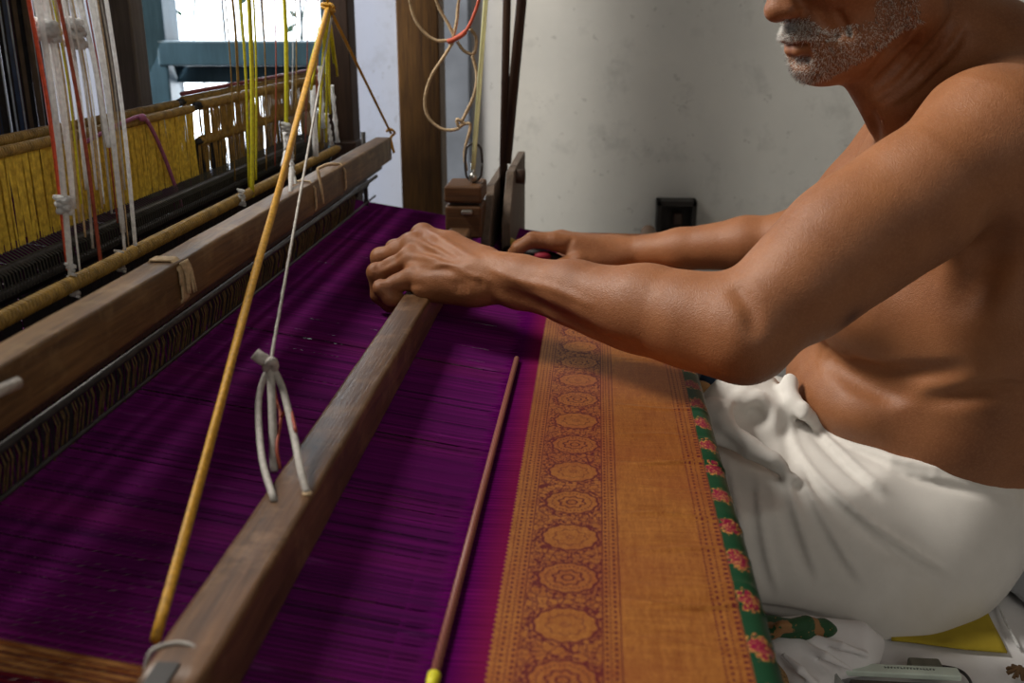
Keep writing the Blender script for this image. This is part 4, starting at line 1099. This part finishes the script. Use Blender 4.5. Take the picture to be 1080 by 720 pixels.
# folded cloth with green and gold border
m_fold = m_cotton('fold_white', (.80, .79, .80))
def m_border():
    t = NT('green_gold_border'); x, y, z = t.xyz(); n = t.noise(None, 160., 3); v = t.voro(t.coord, 260.)
    g = t.mix(v.lt(.18), (.012, .07, .022), (.32, .17, .05)); k = (x * 95.0 + y * 160.0 + n * 2.5).sin()
    t.set(color=t.mix(k.gt(.6), g, (.28, .14, .05)), rough=.6, metal=.1); t.bump(n, .4, .001); return t.m
m_brd = m_border()
fc_ = thing('folded_white_cloth', 'crumpled white cloth with green and gold border beside the loom edge', 'cloth', tuple(atz(860, 680, 0)))
G_ = Field()
g = lambda a, b, z=.02: atz(a, b, z)
G_.add(Ell(g(870, 685, .012), (.050, .040, .020)), .01)
G_.add(Chain([g(800, 668, .03), g(850, 668, .034), g(905, 670, .03), g(924, 676, .02)], [.014, .016, .013, .006]), .015)
G_.add(Chain([g(826, 700, .02), g(850, 716, .015), g(846, 740, .01)], [.022, .022, .02]), .02)
G_.add(Chain([g(800, 700, .02), g(830, 690, .03), g(900, 690, .02)], [.012, .014, .01]), .015)
G_.sub(Chain([g(830, 684, .055), g(870, 690, .045), g(905, 684, .04)], [.004, .006, .003]), .012)
G_.sub(Chain([g(850, 700, .05), g(880, 700, .035), g(900, 692, .035)], [.003, .005, .003]), .01)
for a, b_2 in (((842, 676), (898, 706)), ((860, 672), (915, 690)), ((826, 690), (862, 722))):
    G_.add(Chain([g(*a, .046), g((a[0] + b_2[0]) / 2, (a[1] + b_2[1]) / 2, .044), g(*b_2, .030)], [.002, .004, .002]), .008)
G_.sub(Half((0, 0, .008), (0, 0, 1)), .004)
Vg, Qg = G_.mesh((.08, .62, 0), (.40, .98, .10), .0025); np_mesh('cloth', Vg, Qg, m_fold, fc_)
B_ = Field()
B_.add(Chain([g(792, 658, .05), g(815, 660, .055), g(842, 664, .05), g(868, 662, .045), g(878, 664, .04)], [.010, .011, .011, .010, .007], flat=((0, 0, 1), .7)), .01)
B_.add(Chain([g(800, 672, .045), g(824, 662, .065), g(850, 656, .06), g(868, 658, .05)], [.006, .006, .006, .004]), .006)
B_.sub(Chain([g(812, 671, .062), g(845, 668, .062)], [.005, .004]), .006)
Vb, Qb = B_.mesh((.06, .62, 0), (.40, 1.0, .12), .0022); np_mesh('border', Vb, Qb, m_brd, fc_)['label'] = 'green border with gold edging'
L = [g(800, 684, .03), g(812, 696, .03), g(822, 712, .025), g(828, 735, .02)]
MB().tube(spline(L, 6), .0065, 8).build('border', plain('gold_lace', (.36, .22, .09), .6, var=.6, scale=500, bump=1.), fc_, smooth=True, label='beige lace border')
# shadowed bundle by the knee, blue cloth
kb = thing('cloth_bundle', 'grey cloth bundle with a dark blue patch in the gap behind the bent elbow', 'cloth', tuple(atz(745, 400, .12)))
MB().ellipsoid(aty(745, 388, 1.20), (.055, .05, .026), 20, 12).build('bundle', m_sack, kb, smooth=True)
MB().ellipsoid(aty(752, 400, 1.14), (.016, .012, .012), 14, 8).build('blue_patch', plain('blue_cloth', (.02, .06, .13), .8), kb, smooth=True)
MB().ellipsoid(aty(738, 412, 1.10), (.016, .012, .012), 14, 8).build('tan_patch', plain('tan_cloth', (.34, .25, .12), .8), kb, smooth=True)
# pale plastic tool
m_mint = plain('pale_mint_plastic', (.62, .72, .64), .4, var=.08)
tl = thing('plastic_tool', 'pale mint plastic bar tool with faint lettering at the bottom edge', 'tool', tuple(atz(950, 710, .01)))
T0, T1 = atz(884, 705, .016), atz(1012, 711, .016); dx = (T1 - T0); Lh = np.linalg.norm(dx); dx /= Lh; an = math.atan2(dx[1], dx[0])
Rz = [[math.cos(an), -math.sin(an), 0], [math.sin(an), math.cos(an), 0], [0, 0, 1]]
MB().box((T0 + T1) / 2, (Lh, .013, .006), Rz).build('bar', m_mint, tl, bevel=.0015)
MB().box((T0 + T1) / 2 + A_(0, -.016, -.004), (Lh * .85, .010, .004), Rz).build('lower_bar', plain('dark_plastic', (.08, .06, .05), .5), tl, bevel=.001)
MB().box(atz(975, 703, .014), (.028, .012, .012), Rz).build('clip', plain('olive_metal', (.12, .12, .09), .4), tl, bevel=.002)
MB().tube(spline([atz(990, 702, .012), atz(1010, 706, .012), atz(1022, 716, .010), atz(1028, 735, .01)], 5), .0015, 6).build('wire_edge', m_dark, tl, smooth=True)
MB().tube([atz(873, 706, .018), atz(886, 724, .018)], .0045, 8).build('handle', plain('grey_plastic', (.26, .27, .26), .5), tl, smooth=True)
q = np.random.RandomState(2); m = MB(); mid_ = (T0 + T1) / 2 + A_(0, 0, .0033)
for i in range(16):
    c = mid_ + np.array(Rz) @ A_(-.012 + i * .0028, .0008, 0)
    m.box(c, (.0011, .0026 * q.uniform(.6, 1), .0003), Rz); m.box(c + A_(.0006, q.choice([-1, 0, 1]) * .0009, 0), (.0016, .0006, .0003), Rz)
m.build('lettering', plain('ink', (.14, .18, .16), .6), tl, kind='stuff', label='faint worn lettering')
# dry twig bit at the right corner
tw = thing('coir_bits', 'small knot of brown coir fibre on the floor at the right corner', 'fibre', tuple(atz(1075, 708, .01)))
for i in range(9):
    a = i * .8; c = atz(1074, 710, .012)
    MB().tube([c + A_(-.010 * math.cos(a), -.010 * math.sin(a), 0), c + A_(0, 0, .006), c + A_(.009 * math.cos(a + 1), .009 * math.sin(a + 1), .002)], .0016, 5).build('fibre', plain('coir', (.16, .09, .04), .8) if i == 0 else bpy.data.materials['coir'], tw, smooth=True)
# bright shuttle end and red bobbin under the far hand
sh = thing('shuttle', 'small wooden shuttle with red thread held under the far hand', 'shuttle', tuple(aty(575, 272, 1.30)))
s0 = aty(532, 262, 1.33); s1 = aty(596, 274, 1.30)
MB().tube(spline([s0, s0 * .7 + s1 * .3, s0 * .4 + s1 * .6, s1], 5), [.003, .005, .007, .008, .008, .008, .008, .008, .008, .008, .008, .008, .008, .007, .005, .003], 10).build('shuttle_body', m_blackpl, sh, smooth=True)
MB().ellipsoid(aty(572, 270, 1.292), (.012, .006, .006), 12, 8).build('thread', plain('red_thread', (.35, .015, .04), .6), sh, smooth=True)
MB().tube([aty(532, 252, 1.36), aty(545, 260, 1.345)], .007, 10).build('yellow_tip', plain('yellow_wood', (.50, .34, .06), .5), sh, smooth=True)
